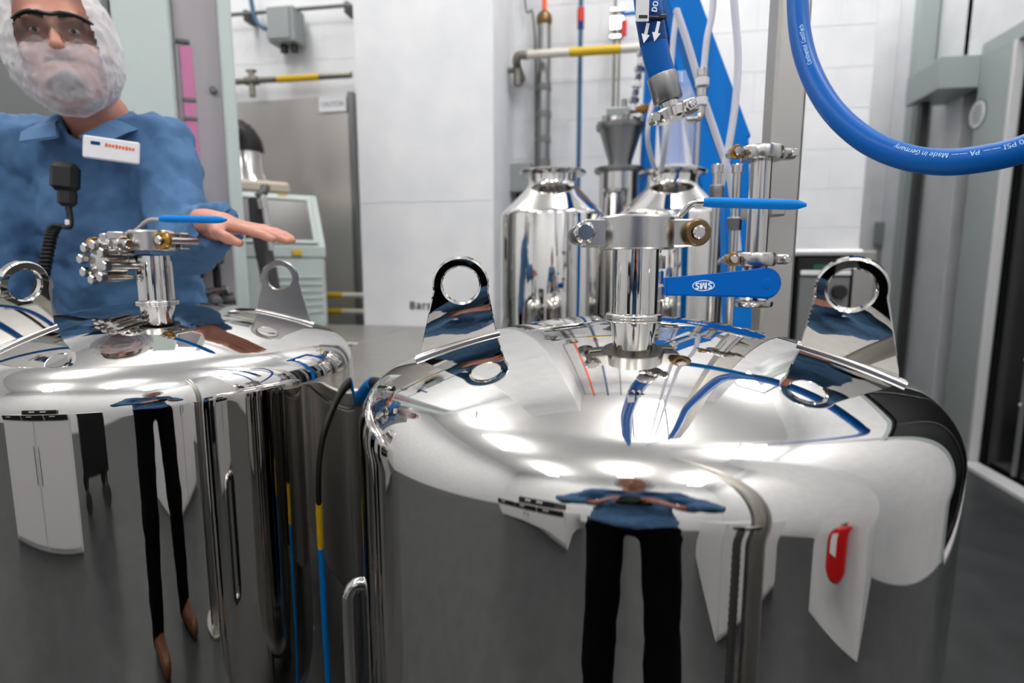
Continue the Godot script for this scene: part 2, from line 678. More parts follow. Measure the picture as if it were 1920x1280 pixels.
func build_vessels() -> void:
	var apex := CH - 0.0714
	var a := vessel("polished steel pressure vessel with domed lid and wide bolted clamp, next to the square post", 0.161, 0.75, apex)
	var inv := a.transform.affine_inverse()
	add_lug(a, apex, -86, 0.227, -0.20)
	add_lug(a, apex, 62, 0.244, 0.26)
	add_clamp(a, apex + 0.088, 0.0485, 0.041, 0.0, 0.070, M.worn_brass)
	var s := Shape.new()
	s.lathe(T(Vector3(0, apex + 0.129, 0)), [Vector2(0.044, 0), Vector2(0.043, 0.0015), Vector2(0, 0.002)], 48)
	obj("cover_disc", s, M.machined_steel, a)
	add_lever(a, [inv * at(1262, 412, 0.775), inv * at(1278, 402, 0.772), inv * at(1298, 382, 0.765), inv * at(1318, 379, 0.76)], inv * at(1319, 379, 0.76), inv * at(1512, 384, 0.735))
	# valve block behind the neck
	var v := Node3D.new()
	v.name = "side_valve"
	a.add_child(v, true)
	s = Shape.new()
	for k in 4:
		var y0: float = apex + 0.082 - 0.021 * k
		s.hexagon(Vector3(0.036, y0 - 0.019, -0.045), Vector3(0.036, y0, -0.045), 0.0135 if k % 2 else 0.0155)
	obj("union_nuts", s, M.satin_steel, v)
	s = Shape.new()
	s.tube(curve([Vector3(0.036, apex + 0.085, -0.045), Vector3(0.036, apex + 0.105, -0.045), Vector3(0.02, apex + 0.115, -0.05), Vector3(0.0, apex + 0.11, -0.05)], 6), 0.009, 12)
	obj("valve_tube", s, M.satin_steel, v)
	# carrying handle on the flank beside the other vessel
	s = Shape.new()
	var hp := []
	for q in [[0.35, 0.80], [0.368, 0.803], [0.378, 0.79], [0.380, 0.76], [0.380, 0.58], [0.378, 0.555], [0.368, 0.54], [0.35, 0.545]]:
		hp.append(Vector3(-sin(1.42) * q[0], q[1], cos(1.42) * q[0]))
	s.tube(curve(hp, 5), 0.009, 12)
	obj("side_handle", s, M.satin_steel, a)

	var apex2 := CH - 0.0762
	var b := vessel("polished steel pressure vessel with cluster of fittings on its neck, in front of person", -0.68, 1.09, apex2)
	inv = b.transform.affine_inverse()
	add_lug(b, apex2, 107, 0.222, 0.08, "machined_steel")
	add_lug(b, apex2, -15, 0.245, -0.20)
	add_clamp(b, apex2 + 0.098, 0.043, 0.036, -0.35, 0.064, M.brass)
	s = Shape.new()
	s.lathe(T(Vector3(0, apex2 + 0.134, 0)), [Vector2(0.040, 0), Vector2(0.039, 0.0015), Vector2(0, 0.002)], 48)
	obj("cover_disc", s, M.machined_steel, b)
	add_lever(b, [inv * at(243, 440, 1.12), inv * at(256, 430, 1.11), inv * at(277, 413, 1.08), inv * at(300, 410, 1.07)], inv * at(301, 410, 1.07), inv * at(424, 412, 1.035))
	v = Node3D.new()
	v.name = "ball_valve"
	b.add_child(v, true)
	v.set_meta("label", "three-piece ball valve with castellated steel body")
	var c := inv * at(205, 492, 1.05)
	var nk := Vector3(0, c.y, 0)
	var ax := Vector3(-0.35, 0, 0.94).normalized()
	s = Shape.new()
	s.lathe(Transform3D(Shape.basis_along(ax), c - ax * 0.022), [Vector2(0, 0), Vector2(0.020, 0), Vector2(0.026, 0.004), Vector2(0.026, 0.040), Vector2(0.020, 0.044), Vector2(0, 0.044)], 32)
	obj("valve_body", s, M.satin_steel, v)
	var xv := Shape.basis_along(ax)
	for k in 8:
		var d := xv.x * cos(TAU * k / 8 + 0.2) + xv.z * sin(TAU * k / 8 + 0.2)
		s = Shape.new()
		s.rod(c + d * 0.031 - ax * 0.028, c + d * 0.031 + ax * 0.026, 0.0065, 12)
		s.hexagon(c + d * 0.031 + ax * 0.022, c + d * 0.031 + ax * 0.033, 0.0088)
		obj("body_bolt", s, M.satin_steel, v)
	s = Shape.new()
	s.rod(c - ax * 0.02, nk, 0.015)
	s.rod(c + Vector3(0, 0.03, 0), c + Vector3(0, 0.052, 0), 0.012)
	obj("valve_stem", s, M.machined_steel, v)
	var nb := inv * at(217, 447, 1.04)
	s = Shape.new()
	s.hexagon(nb, nb + Vector3(0, 0.012, 0), 0.014)
	s.rod(nb - Vector3(0, 0.03, 0), nb, 0.008)
	obj("top_nut", s, M.satin_steel, v)
	s = Shape.new()
	var q0 := inv * at(243, 457, 1.03)
	var q1 := inv * at(181, 458, 1.06)
	s.rod(q0, q1, 0.0085)
	for k in 3:
		var p := q0.lerp(q1, 0.15 + 0.26 * k)
		s.rod(p, p.lerp(q1, 0.0) + (q1 - q0).normalized() * 0.010, 0.0140, 20)
	obj("side_bolt", s, M.satin_steel, v)
	s = Shape.new()
	s.rod(q1, q1 + (q1 - q0).normalized() * 0.011, 0.0135, 24)
	obj("brass_nut", s, M.brass, v)


# ---------------------------------------------------------------- hoses, post and valve
func sanitary_clamp(o: Node3D, c: Vector3, r: float, h: float, ear: float, side: Vector3) -> void:
	var k := Node3D.new()
	k.name = "clamp"
	o.add_child(k, true)
	var s := Shape.new()
	s.lathe(T(c - Vector3(0, h / 2, 0)), [Vector2(0.012, 0), Vector2(r - 0.002, 0), Vector2(r, 0.003), Vector2(r, h - 0.003), Vector2(r - 0.002, h), Vector2(0.012, h)], 40)
	obj("ring", s, M.machined_steel, k)
	var dep := side.cross(Vector3.UP)
	for e in [-1.0, 1.0]:
		s = Shape.new()
		var p: Vector3 = c + side * e * (r + ear * 0.5)
		s.box(Transform3D(Basis(side, Vector3.UP, dep), p), Vector3(ear, h * 0.75, 0.022), 0.003)
		obj("ear", s, M.machined_steel, k)
		s = Shape.new()
		var q: Vector3 = c + side * e * (r + ear * 0.7)
		var face := dep if dep.dot(cf(0, 0, -1)) > 0 else -dep
		s.rod(q - face * 0.018, q + face * 0.020, 0.0075)
		obj("bolt", s, M.satin_steel, k)
		if e < 0:
			s = Shape.new()
			s.rod(q + face * 0.010, q + face * 0.015, 0.0125, 24)
			obj("nut", s, M.brass, k)


func build_hoses() -> void:
	# hose that hangs over the lid and ends in a clamp fitting
	var o := thing("transfer_hose", "blue transfer hose with white arrows ending in steel clamp fitting above the lid", "hose")
	var path := curve(drop(at(1196, -260, 0.86)) + [at(1196, -260, 0.86), at(1206, -90, 0.86), at(1214, 0, 0.86), at(1222, 60, 0.86), at(1232, 110, 0.86), at(1244, 148, 0.86)], 10)
	var s := Shape.new()
	s.tube(path, 0.0190, 28)
	obj("hose_wall", s, M.hose_blue, o)
	s = Shape.new()
	s.tube(curve([at(1217, 30, 0.86), at(1221, 52, 0.86), at(1226, 82, 0.86)], 4), 0.0194, 28)
	var band := obj("printed_band", s, M.band_blue, o, "dark blue band with two white arrows")
	for e in [[1211, 63], [1231, 60]]:
		var xf := Transform3D(Basis(Vector3.UP, YAW) * Basis(Vector3.BACK, -0.20), at(e[0], e[1], 0.839))
		s = Shape.new()
		s.box(xf * T(Vector3(0, 0.006, 0)), Vector3(0.0045, 0.016, 0.0012), 0.0003)
		s.slab(xf, [Vector2(-0.0058, -0.001), Vector2(0, -0.0125), Vector2(0.0058, -0.001)], 0.0012)
		obj("arrow", s, M.white_print, band)
	letters("DOS", 0.0105, M.white_print, o, Transform3D(Basis(Vector3.UP, YAW) * Basis(Vector3.BACK, PI / 2 - 0.15), at(1229, 8, 0.838)))
	var d := (at(1252, 185, 0.86) - at(1240, 140, 0.86)).normalized()
	var e0 := at(1240, 140, 0.86)
	s = Shape.new()
	s.lathe(Transform3D(Shape.basis_along(d), e0), [Vector2(0.0165, 0), Vector2(0.0205, 0.0008), Vector2(0.021, 0.002), Vector2(0.021, 0.036), Vector2(0.020, 0.038), Vector2(0.014, 0.038)], 36)
	obj("crimp_sleeve", s, M.lead_steel, o, "brushed crimp sleeve")
	s = Shape.new()
	s.rod(e0 + d * 0.036, e0 + d * 0.056, 0.0125, 28)
	obj("ferrule_stem", s, M.satin_steel, o)
	var cl := Node3D.new()
	cl.name = "end_clamp"
	o.add_child(cl, true)
	var bs := Shape.basis_along(d)
	var mid := e0 + d * 0.056
	s = Shape.new()
	s.lathe(Transform3D(bs, mid - d * 0.008), [Vector2(0.010, 0), Vector2(0.022, 0), Vector2(0.0245, 0.003), Vector2(0.0245, 0.014), Vector2(0.022, 0.017), Vector2(0.0, 0.017)], 36)
	obj("ring", s, M.satin_steel, cl)
	var sd := (at(1280, 195, 0.86) - at(1222, 222, 0.86)).normalized()
	sd = (sd - d * sd.dot(d)).normalized()
	var fc := sd.cross(d)
	if fc.dot(cf(0, 0, -1)) < 0:
		fc = -fc
	s = Shape.new()
	s.box(Transform3D(Basis(sd, d, sd.cross(d)), mid + sd * 0.022 + fc * 0.008), Vector3(0.022, 0.020, 0.022), 0.003)
	obj("ear", s, M.machined_steel, cl)
	s = Shape.new()
	s.hexagon(mid + sd * 0.022 + fc * 0.019, mid + sd * 0.022 + fc * 0.026, 0.0085)
	s.rod(mid + sd * 0.022 + fc * 0.020, mid + sd * 0.022 + fc * 0.030, 0.0048)
	obj("bolt", s, M.satin_steel, cl)
	s = Shape.new()
	s.rod(mid - sd * 0.028 - fc * 0.006, mid - sd * 0.028 + fc * 0.018, 0.0075)
	s.box(Transform3D(Basis(sd, d, sd.cross(d)), mid - sd * 0.024), Vector3(0.014, 0.014, 0.020), 0.003)
	obj("hinge", s, M.satin_steel, cl)
	# tag tied to the hose
	var tg := thing("hose_tag", "white metal tag tied to hanging blue hose with black cable tie", "tag", at(1205, 2, 0.83), YAW)
	s = Shape.new()
	s.box(Transform3D.IDENTITY, Vector3(0.018, 0.052, 0.0015), 0.0005)
	obj("plate", s, M.white_plastic, tg)
	s = Shape.new()
	s.box(T(Vector3(0.001, -0.020, 0.001)), Vector3(0.012, 0.004, 0.0014), 0.0004)
	s.tube([Vector3(0.004, -0.020, 0.0), Vector3(0.018, -0.018, -0.008), Vector3(0.031, -0.017, -0.012)], 0.0024, 8)
	s.box(T(Vector3(0.031, -0.016, -0.010)), Vector3(0.010, 0.006, 0.005), 0.001)
	obj("cable_tie", s, M.black_rubber, tg)

	# hose that loops across the frame
	o = thing("looping_hose", "thick blue hose hanging in a wide loop with white lettering, before grey door frame", "hose")
	var pts := drop(at(1480, -420, 1.08)) + [at(1480, -420, 1.08), at(1488, -200, 1.07), at(1494, -40, 1.05), at(1500, 60, 1.02), at(1520, 135, 0.98), at(1560, 205, 0.92), at(1620, 260, 0.86), at(1690, 292, 0.81), at(1765, 304, 0.77), at(1840, 298, 0.74), at(1920, 279, 0.715), at(2030, 230, 0.69), at(2140, 120, 0.68), at(2200, -60, 0.68), at(2240, -300, 0.68)]
	var rise := drop(at(2240, -300, 0.68))
	rise.reverse()
	pts += rise
	path = curve(pts, 10)
	s = Shape.new()
	s.tube(path, 0.0168, 32)
	obj("hose_wall", s, M.hose_blue, o)
	# lettering, each glyph set on the curved wall; it reads from the far end of the loop
	hose_words(o, path, 0.0168, 1938, 1702, "300 PSI —— PA —— Made in Germany", 0.0085, 0.55)
	hose_words(o, path, 0.0168, 1, 0, "Continental  ContiTech", 0.0085, 0.2)


func hose_words(o: Node3D, path: Array, r: float, x0: float, _x1: float, words: String, size: float, lean: float) -> void:
	var mesh_all := SurfaceTool.new()
	mesh_all.begin(Mesh.PRIMITIVE_TRIANGLES)
	var f := SystemFont.new()
	f.font_names = PackedStringArray(["Droid Sans"])
	var eye := Vector3(0, CH, 0)
	# arc length along the hose, run backwards (from the right-hand end to the left)
	var k0 := 0
	if x0 > 100:
		var goal := at(x0, 276, 0.715)
		var best := 9.0
		for k in path.size():
			if path[k].distance_to(goal) < best:
				best = path[k].distance_to(goal)
				k0 = k
	else:
		var goal := at(1530, 128, 0.98)
		var best := 9.0
		for k in path.size():
			if path[k].distance_to(goal) < best:
				best = path[k].distance_to(goal)
				k0 = k
	var k := k0
	var left := 0.0
	for ch in words:
		var w: float = f.get_char_size(ch.unicode_at(0), 32).x * size / 32.0
		var need := left + w * 0.5
		while k > 1 and need > path[k].distance_to(path[k - 1]):
			need -= path[k].distance_to(path[k - 1])
			k -= 1
		var dir: Vector3 = (path[k - 1] - path[k]).normalized()
		var p: Vector3 = path[k] + dir * need
		left = need + w * 0.5
		if ch == " ":
			continue
		var see := (eye - p).normalized()
		see = (see - dir * see.dot(dir)).normalized()
		var upw := dir.cross(see) * -1.0
		var inner := upw if upw.dot(Vector3.UP if x0 > 100 else cf(1, 0, 0)) > 0 else -upw
		var nn := (see * cos(lean) + inner * sin(lean)).normalized()
		var b := Basis(dir, nn.cross(dir), nn)
		var t := TextMesh.new()
		t.font = f
		t.text = ch
		t.font_size = 32
		t.pixel_size = size / 32.0
		t.depth = 0.0006
		mesh_all.append_from(t, 0, Transform3D(b, p + nn * (r + 0.0002)))
	meshed("lettering", mesh_all.commit(), M.pale_print, o, "pale lettering printed along the hose")


func build_post() -> void:
	var foot := at(1445, 600, 1.16)
	var o := thing("support_post", "square brushed steel post standing behind the lid with bolted pipe spool", "post", Vector3(foot.x, 0, foot.z), 0.10)
	var s := Shape.new()
	s.box(T(Vector3(0, 1.45, 0)), Vector3(0.060, 2.9, 0.060), 0.006)
	obj("column", s, M.brushed_steel, o)
	s = Shape.new()
	s.box(T(Vector3(0, 0.006, 0)), Vector3(0.16, 0.012, 0.16), 0.003)
	obj("base_plate", s, M.brushed_steel, o)
	var inv := o.transform.affine_inverse()
	var v := thing("butterfly_valve", "pipe spool with two bolted clamps and blue lettered valve handle, fixed to square post", "valve")
	var z := 1.05
	var up := at(1424, 288, z)
	var lo := at(1417, 486, z)
	s = Shape.new()
	s.rod(Vector3(lo.x, lo.y, lo.z), Vector3(lo.x, up.y, lo.z), 0.0185, 28)
	obj("spool_pipe", s, M.satin_steel, v)
	var side := cf(1, 0, 0.12).normalized()
	sanitary_clamp(v, Vector3(lo.x, up.y, lo.z), 0.036, 0.024, 0.024, side)
	sanitary_clamp(v, lo, 0.034, 0.024, 0.024, side)
	s = Shape.new()
	s.lathe(T(lo - Vector3(0, 0.086, 0)), [Vector2(0, 0), Vector2(0.032, 0), Vector2(0.034, 0.003), Vector2(0.034, 0.010), Vector2(0.026, 0.013), Vector2(0.022, 0.02), Vector2(0.030, 0.032), Vector2(0.030, 0.056), Vector2(0.022, 0.066), Vector2(0.020, 0.078), Vector2(0, 0.078)], 36)
	obj("valve_body", s, M.satin_steel, v)
	s = Shape.new()
	s.box(Transform3D(Basis(side, Vector3.UP, side.cross(Vector3.UP)), Vector3(lo.x, lerpf(lo.y, up.y, 0.5), lo.z) + cf(0.03, 0, 0.055)), Vector3(0.03, 0.03, 0.11), 0.003)
	obj("bracket", s, M.brushed_steel, v)
	# handle: rounded hub, slimmer towards its end
	var hub := at(1432, 531, 0.985)
	var tip := at(1246, 537, 0.985)
	var hx := (hub - tip).normalized()
	var hz := hx.cross(Vector3.UP).normalized()
	if hz.dot(cf(0, 0, -1)) < 0:
		hz = -hz
	var hb := Basis(hx, hz.cross(hx), hz).orthonormalized()
	var ln := hub.distance_to(tip)
	var outline := []
	for k in 17:
		var a := PI / 2 - PI * k / 16.0
		outline.append(Vector2(ln + cos(a) * 0.026, sin(a) * 0.0265))
	for k in range(1, 9):
		var t := k / 8.0
		outline.append(Vector2(ln * (1.0 - t), -lerpf(0.0265, 0.0150, pow(t, 0.7))))
	for k in range(0, 8):
		var t := 1.0 - k / 8.0
		outline.append(Vector2(ln * (1.0 - t), lerpf(0.0265, 0.0150, pow(t, 0.7))))
	var h := Node3D.new()
	h.name = "handle"
	v.add_child(h, true)
	h.transform = Transform3D(hb, tip)
	h.set_meta("label", "blue plastic valve handle with an oval emblem")
	s = Shape.new()
	s.slab(Transform3D.IDENTITY, outline, 0.018)
	var inset := []
	for p in outline:
		inset.append(Vector2(lerpf(p.x, ln * 0.55, 0.02), p.y * 0.88))
	s.slab(Transform3D.IDENTITY, inset, 0.023)
	obj("grip", s, M.handle_blue, h)
	s = Shape.new()
	s.rod(Vector3(ln, 0, -0.05), Vector3(ln, 0, 0.0125), 0.010)
	obj("hub_screw", s, M.handle_blue, h)
	var ex := (1315.0 - 1246.0) / (1432.0 - 1246.0) * ln
	s = Shape.new()
	var ringp := []
	for k in 33:
		ringp.append(Vector3(ex + 0.0185 * cos(TAU * k / 32), 0.0085 * sin(TAU * k / 32), 0.0116))
	s.tube(ringp, 0.0007, 6, false)
	var em := obj("emblem", s, M.white_print, h, "white oval emblem with letters, upside down")
	letters("SMS", 0.0150, M.white_print, em, Transform3D(Basis(Vector3.BACK, PI), Vector3(ex, 0, 0.0117)))


# ---------------------------------------------------------------- the room
func block_wall(parent: Node3D, x0: float, x1: float, y0: float, y1: float, z: float, m: Material) -> void:
	var rows := int(ceil((y1 - y0) / 0.2))
	var cache := {}
	for r in rows:
		var lo := y0 + r * 0.2
		var hi := minf(lo + 0.2, y1)
		var x := x0 - (0.2 if r % 2 else 0.0)
		while x < x1 - 0.01:
			var a := maxf(x, x0)
			var b := minf(x + 0.4, x1)
			x += 0.4
			if b - a < 0.03 or hi - lo < 0.03:
				continue
			var key := "%.3f_%.3f" % [b - a, hi - lo]
			if not cache.has(key):
				var s := Shape.new()
				s.box(Transform3D.IDENTITY, Vector3(b - a - 0.003, hi - lo - 0.003, 0.010), 0.0015)
				cache[key] = s.mesh()
			var o := meshed("block", cache[key], m, parent)
			o.position = Vector3((a + b) * 0.5, (lo + hi) * 0.5, z - 0.003)


func build_room() -> void:
	var s := Shape.new()
	s.box(T(Vector3(-0.9, -0.1, -0.9)), Vector3(6.8, 0.2, 9.2), 0.0)
	struct("floor", s, M.floor_epoxy, "dark grey epoxy floor of the process room")
	s = Shape.new()
	s.box(T(Vector3(-0.9, CEIL + 0.1, -0.9)), Vector3(6.8, 0.2, 9.2), 0.0)
	struct("ceiling", s, M.ceiling_paint, "pale ceiling with rows of light panels")
	# white block wall behind the pipes
	s = Shape.new()
	s.box(T(Vector3(-1.415, CEIL / 2, WALL_Z - 0.1)), Vector3(5.37, CEIL, 0.2), 0.002)
	var w := struct("wall_back", s, M.mortar_paint, "white painted block wall behind the pipes")
	block_wall(w, -3.1, 1.27, 0.6, CEIL, WALL_Z, M.white_paint)
	# return of that wall into the passage, and the far wall of the passage
	s = Shape.new()
	s.box(T(Vector3(1.17, CEIL / 2, -4.45)), Vector3(0.2, CEIL, 1.9), 0.0)
	struct("wall_passage", s, M.white_paint, "end of the white block wall beside the passage")
	s = Shape.new()
	s.box(T(Vector3(1.75, CEIL / 2, -5.4)), Vector3(1.4, CEIL, 0.2), 0.0)
	w = struct("wall_far", s, M.white_paint, "shaded block wall at the end of the passage")
	block_wall(w, 1.28, 2.2, 0.05, CEIL, -5.3, M.white_paint)
	s = Shape.new()
	s.box(T(Vector3(-4.1, CEIL / 2, 0.1)), Vector3(0.2, CEIL, 7.0), 0.0)
	struct("wall_left", s, M.white_paint, "white side wall behind the operator")
	s = Shape.new()
	s.box(T(Vector3(-0.9, CEIL / 2, 3.6)), Vector3(6.6, CEIL, 0.2), 0.0)
	struct("wall_front", s, M.white_paint, "white wall mirrored in the polished vessels")
	# side wall with a dark doorway
	s = Shape.new()
	s.box(T(Vector3(2.3, CEIL / 2, -4.8)), Vector3(0.2, CEIL, 1.0), 0.0)
	s.box(T(Vector3(2.3, CEIL / 2, 1.0)), Vector3(0.2, CEIL, 5.4), 0.0)
	s.box(T(Vector3(2.3, (CEIL + 2.45) / 2, -3.0)), Vector3(0.2, CEIL - 2.45, 2.7), 0.0)
	struct("wall_right", s, M.white_paint, "side wall with the black doorway")
	# door frame and black door leaf
	var d := Shape.new()
	d.box(T(Vector3(2.26, 1.22, -2.75)), Vector3(0.05, 2.44, 2.05), 0.003)
	var door := struct("door_1", d, M.black_gloss, "black sliding door in a grey frame beside the passage")
	s = Shape.new()
	s.box(T(Vector3(2.20, 1.22, -3.94)), Vector3(0.07, 2.44, 0.30), 0.004)
	s.box(T(Vector3(2.20, 1.22, -1.68)), Vector3(0.07, 2.44, 0.10), 0.004)
	s.box(T(Vector3(2.20, 2.48, -2.84)), Vector3(0.07, 0.09, 2.5), 0.004)
	obj("door_frame", s, M.frame_grey, door)
	s = Shape.new()
	s.box(T(Vector3(2.185, 1.22, -3.775)), Vector3(0.05, 2.44, 0.028), 0.003)
	obj("edge_strip", s, M.white_plastic, door)
	s = Shape.new()
	s.box(T(Vector3(2.15, 0.014, -2.75)), Vector3(0.10, 0.028, 2.0), 0.004)
	obj("sill", s, M.white_plastic, door)
	s = Shape.new()
	s.box(T(Vector3(2.222, 1.22, -3.47)), Vector3(0.02, 2.36, 0.022), 0.003)
	s.box(T(Vector3(2.222, 1.22, -2.4)), Vector3(0.02, 2.36, 0.022), 0.003)
	obj("glazing_bar", s, M.mid_grey, door)
	for k in 6:
		s = Shape.new()
		s.rod(Vector3(2.205, 0.45 + 0.25 * k, -3.47), Vector3(2.225, 0.45 + 0.25 * k, -3.47), 0.008)
		obj("rivet", s, M.white_plastic, door)
	# horizontal trunking and uprights along the passage
	var tr := Shape.new()
	tr.box(T(Vector3(2.075, 2.375, -4.30)), Vector3(0.25, 0.19, 0.42), 0.004)
	struct("trim_1", tr, M.frame_grey, "pale grey trunking running along the passage at head height", "trim")
	tr = Shape.new()
	tr.box(T(Vector3(2.13, CEIL / 2, -4.72)), Vector3(0.12, CEIL, 0.10), 0.004)
	struct("trim_2", tr, M.frame_grey, "pale grey upright post in the passage under the trunking", "trim")
	tr = Shape.new()
	tr.box(T(Vector3(2.03, 1.14, -4.42)), Vector3(0.05, 2.275, 0.06), 0.004)
	struct("trim_3", tr, M.dark_grey, "dark narrow strut below the trunking end", "trim")
	# white projecting wall panel with lettering
	s = Shape.new()
	s.box(T(Vector3(-0.919, CEIL / 2, -3.02)), Vector3(0.69, CEIL, 0.54), 0.006)
	w = struct("wall_pier", s, M.white_paint, "smooth white pier projecting between steel door and pipes")
	for y in [1.52, 2.55]:
		s = Shape.new()
		s.box(T(Vector3(-0.919, y, -2.7495)), Vector3(0.685, 0.003, 0.003), 0.0008)
		obj("seam_strip", s, M.mortar_paint, w)
	var lp := on_wall(768, 577, -2.748)
	letters("Bars", 0.055, M.black_print, w, T(lp + Vector3(0.055, 0.012, 0.0)))
	# polished steel door in the back wall
	s = Shape.new()
	s.box(T(Vector3(-1.93, 1.09, WALL_Z + 0.025)), Vector3(0.79, 2.18, 0.05), 0.004)
	door = struct("door_2", s, M.door_steel, "tall stainless steel door in the white block wall")
	s = Shape.new()
	s.box(T(Vector3(-2.345, 1.10, WALL_Z + 0.03)), Vector3(0.035, 2.2, 0.06), 0.003)
	s.box(T(Vector3(-1.525, 1.10, WALL_Z + 0.03)), Vector3(0.035, 2.2, 0.06), 0.003)
	obj("door_frame", s, M.lead_steel, door)
	s = Shape.new()
	s.box(T((on_wall(597, 183, -3.24) + on_wall(650, 207, -3.24)) * 0.5), Vector3(0.17, 0.085, 0.004), 0.001)
	var sg := obj("sign_plate", s, M.paper, door)
	letters("CAUTION", 0.034, M.mid_grey, sg, T((on_wall(597, 183, -3.237) + on_wall(650, 207, -3.237)) * 0.5), "lettering", false)


func build_lights() -> void:
	var spots := [
		[Vector3(0.30, 0, -2.2), "hanging light panel above the polished cans on steel bench"],
		[Vector3(-2.2, 0, -2.4), "hanging light panel above the stainless door"],
		[Vector3(-2.2, 0, -0.3), "hanging light panel above the operator's side of room"],
		[Vector3(1.55, 0, -0.9), "hanging light panel above space before black door"],
		[Vector3(-0.15, 0, 1.6), "hanging light panel above the tool cart, mirrored in lids"],
		[Vector3(-2.1, 0, 2.2), "hanging light panel above the white worktop cupboard"],
		[Vector3(1.45, 0, 2.1), "hanging light panel above the white storage cabinet"],
		[Vector3(1.72, 0, -4.4), "added unseen light panel that brightens the passage, dimmer than the others"],  # added lamp with no known source there, lifts the dark passage
	]
	var proto: Node3D = null
	for k in spots.size():
		var o: Node3D
		var where: Vector3 = spots[k][0] + Vector3(0, CEIL, 0)
		if proto == null:
			o = thing("ceiling_light", spots[k][1], "ceiling light", where, 0.0, "light panels under the ceiling")
			var s := Shape.new()
			for e in [-1.0, 1.0]:
				s.box(T(Vector3(e * 0.19, -0.42, 0)), Vector3(0.02, 0.05, 1.24), 0.003)
				s.box(T(Vector3(0, -0.42, e * 0.61)), Vector3(0.36, 0.05, 0.02), 0.003)
			obj("frame", s, M.white_plastic, o)
			for e in [-0.5, 0.5]:
				s = Shape.new()
				s.rod(Vector3(0, -0.41, e), Vector3(0, 0, e), 0.005, 8)
				obj("suspension_rod", s, M.satin_steel, o)
			s = Shape.new()
			s.box(T(Vector3(0, -0.42, 0)), Vector3(0.36, 0.03, 1.20), 0.0)
			obj("diffuser", s, M.light_diffuser, o)
			for up in [false, true]:  # the upward glow is an added fill that brightens the ceiling
				var l := AreaLight3D.new()
				l.name = "panel_glow"
				l.position = Vector3(0, -0.40 if up else -0.44, 0)
				l.rotation.x = PI / 2 if up else -PI / 2
				l.area_size = Vector2(0.35, 1.18)
				l.light_energy = 4.5 if up else 6.6
				l.light_color = Color(1.0, 0.985, 0.965)
				l.area_range = 14.0
				l.shadow_enabled = true
				o.add_child(l, true)
			proto = o
		else:
			o = proto.duplicate()
			o.name = numbered("ceiling_light")
			add_child(o)
			o.position = where
			o.set_meta("label", spots[k][1])
			if k == spots.size() - 1:
				for l in o.get_children():
					if l is AreaLight3D:
						l.light_energy *= 0.55


# ---------------------------------------------------------------- process skid and pipes beyond the lids
func milk_can(label: String, px: float, z: float, foot: float) -> void:
	var c := at(px, 400, z)
	var o := thing("product_can", label, "can", Vector3(c.x, foot, c.z), 0.0, "polished cans on the steel bench")
	var h := at(px, 400, z).y - foot
	var top := at(px, 323, z).y - foot
	var s := Shape.new()
	s.lathe(Transform3D.IDENTITY, [Vector2(0, 0), Vector2(0.165, 0), Vector2(0.172, 0.008), Vector2(0.174, 0.02), Vector2(0.174, h - 0.012), Vector2(0.171, h - 0.003), Vector2(0.165, h + 0.004), Vector2(0.12, h + 0.048), Vector2(0.09, h + 0.078), Vector2(0.080, h + 0.092), Vector2(0.079, h + 0.105), Vector2(0.080, top - 0.012), Vector2(0.09, top - 0.006)], 72)
	obj("shell", s, M.polished_steel, o)
	s = Shape.new()
	s.lathe(Transform3D.IDENTITY, [Vector2(0.075, top - 0.012), Vector2(0.108, top - 0.008), Vector2(0.110, top - 0.004), Vector2(0.110, top + 0.001), Vector2(0.106, top + 0.004), Vector2(0.03, top + 0.010), Vector2(0, top + 0.010)], 56)
	obj("lid", s, M.satin_steel, o)
	s = Shape.new()
	var hoop := []
	for k in 13:
		var a := PI * k / 12.0
		hoop.append(Vector3(0.0, h * 0.55 + 0.05 * cos(a), -0.176 - 0.03 * sin(a)))
	s.tube(hoop, 0.005, 8)
	obj("side_handle", s, M.satin_steel, o)


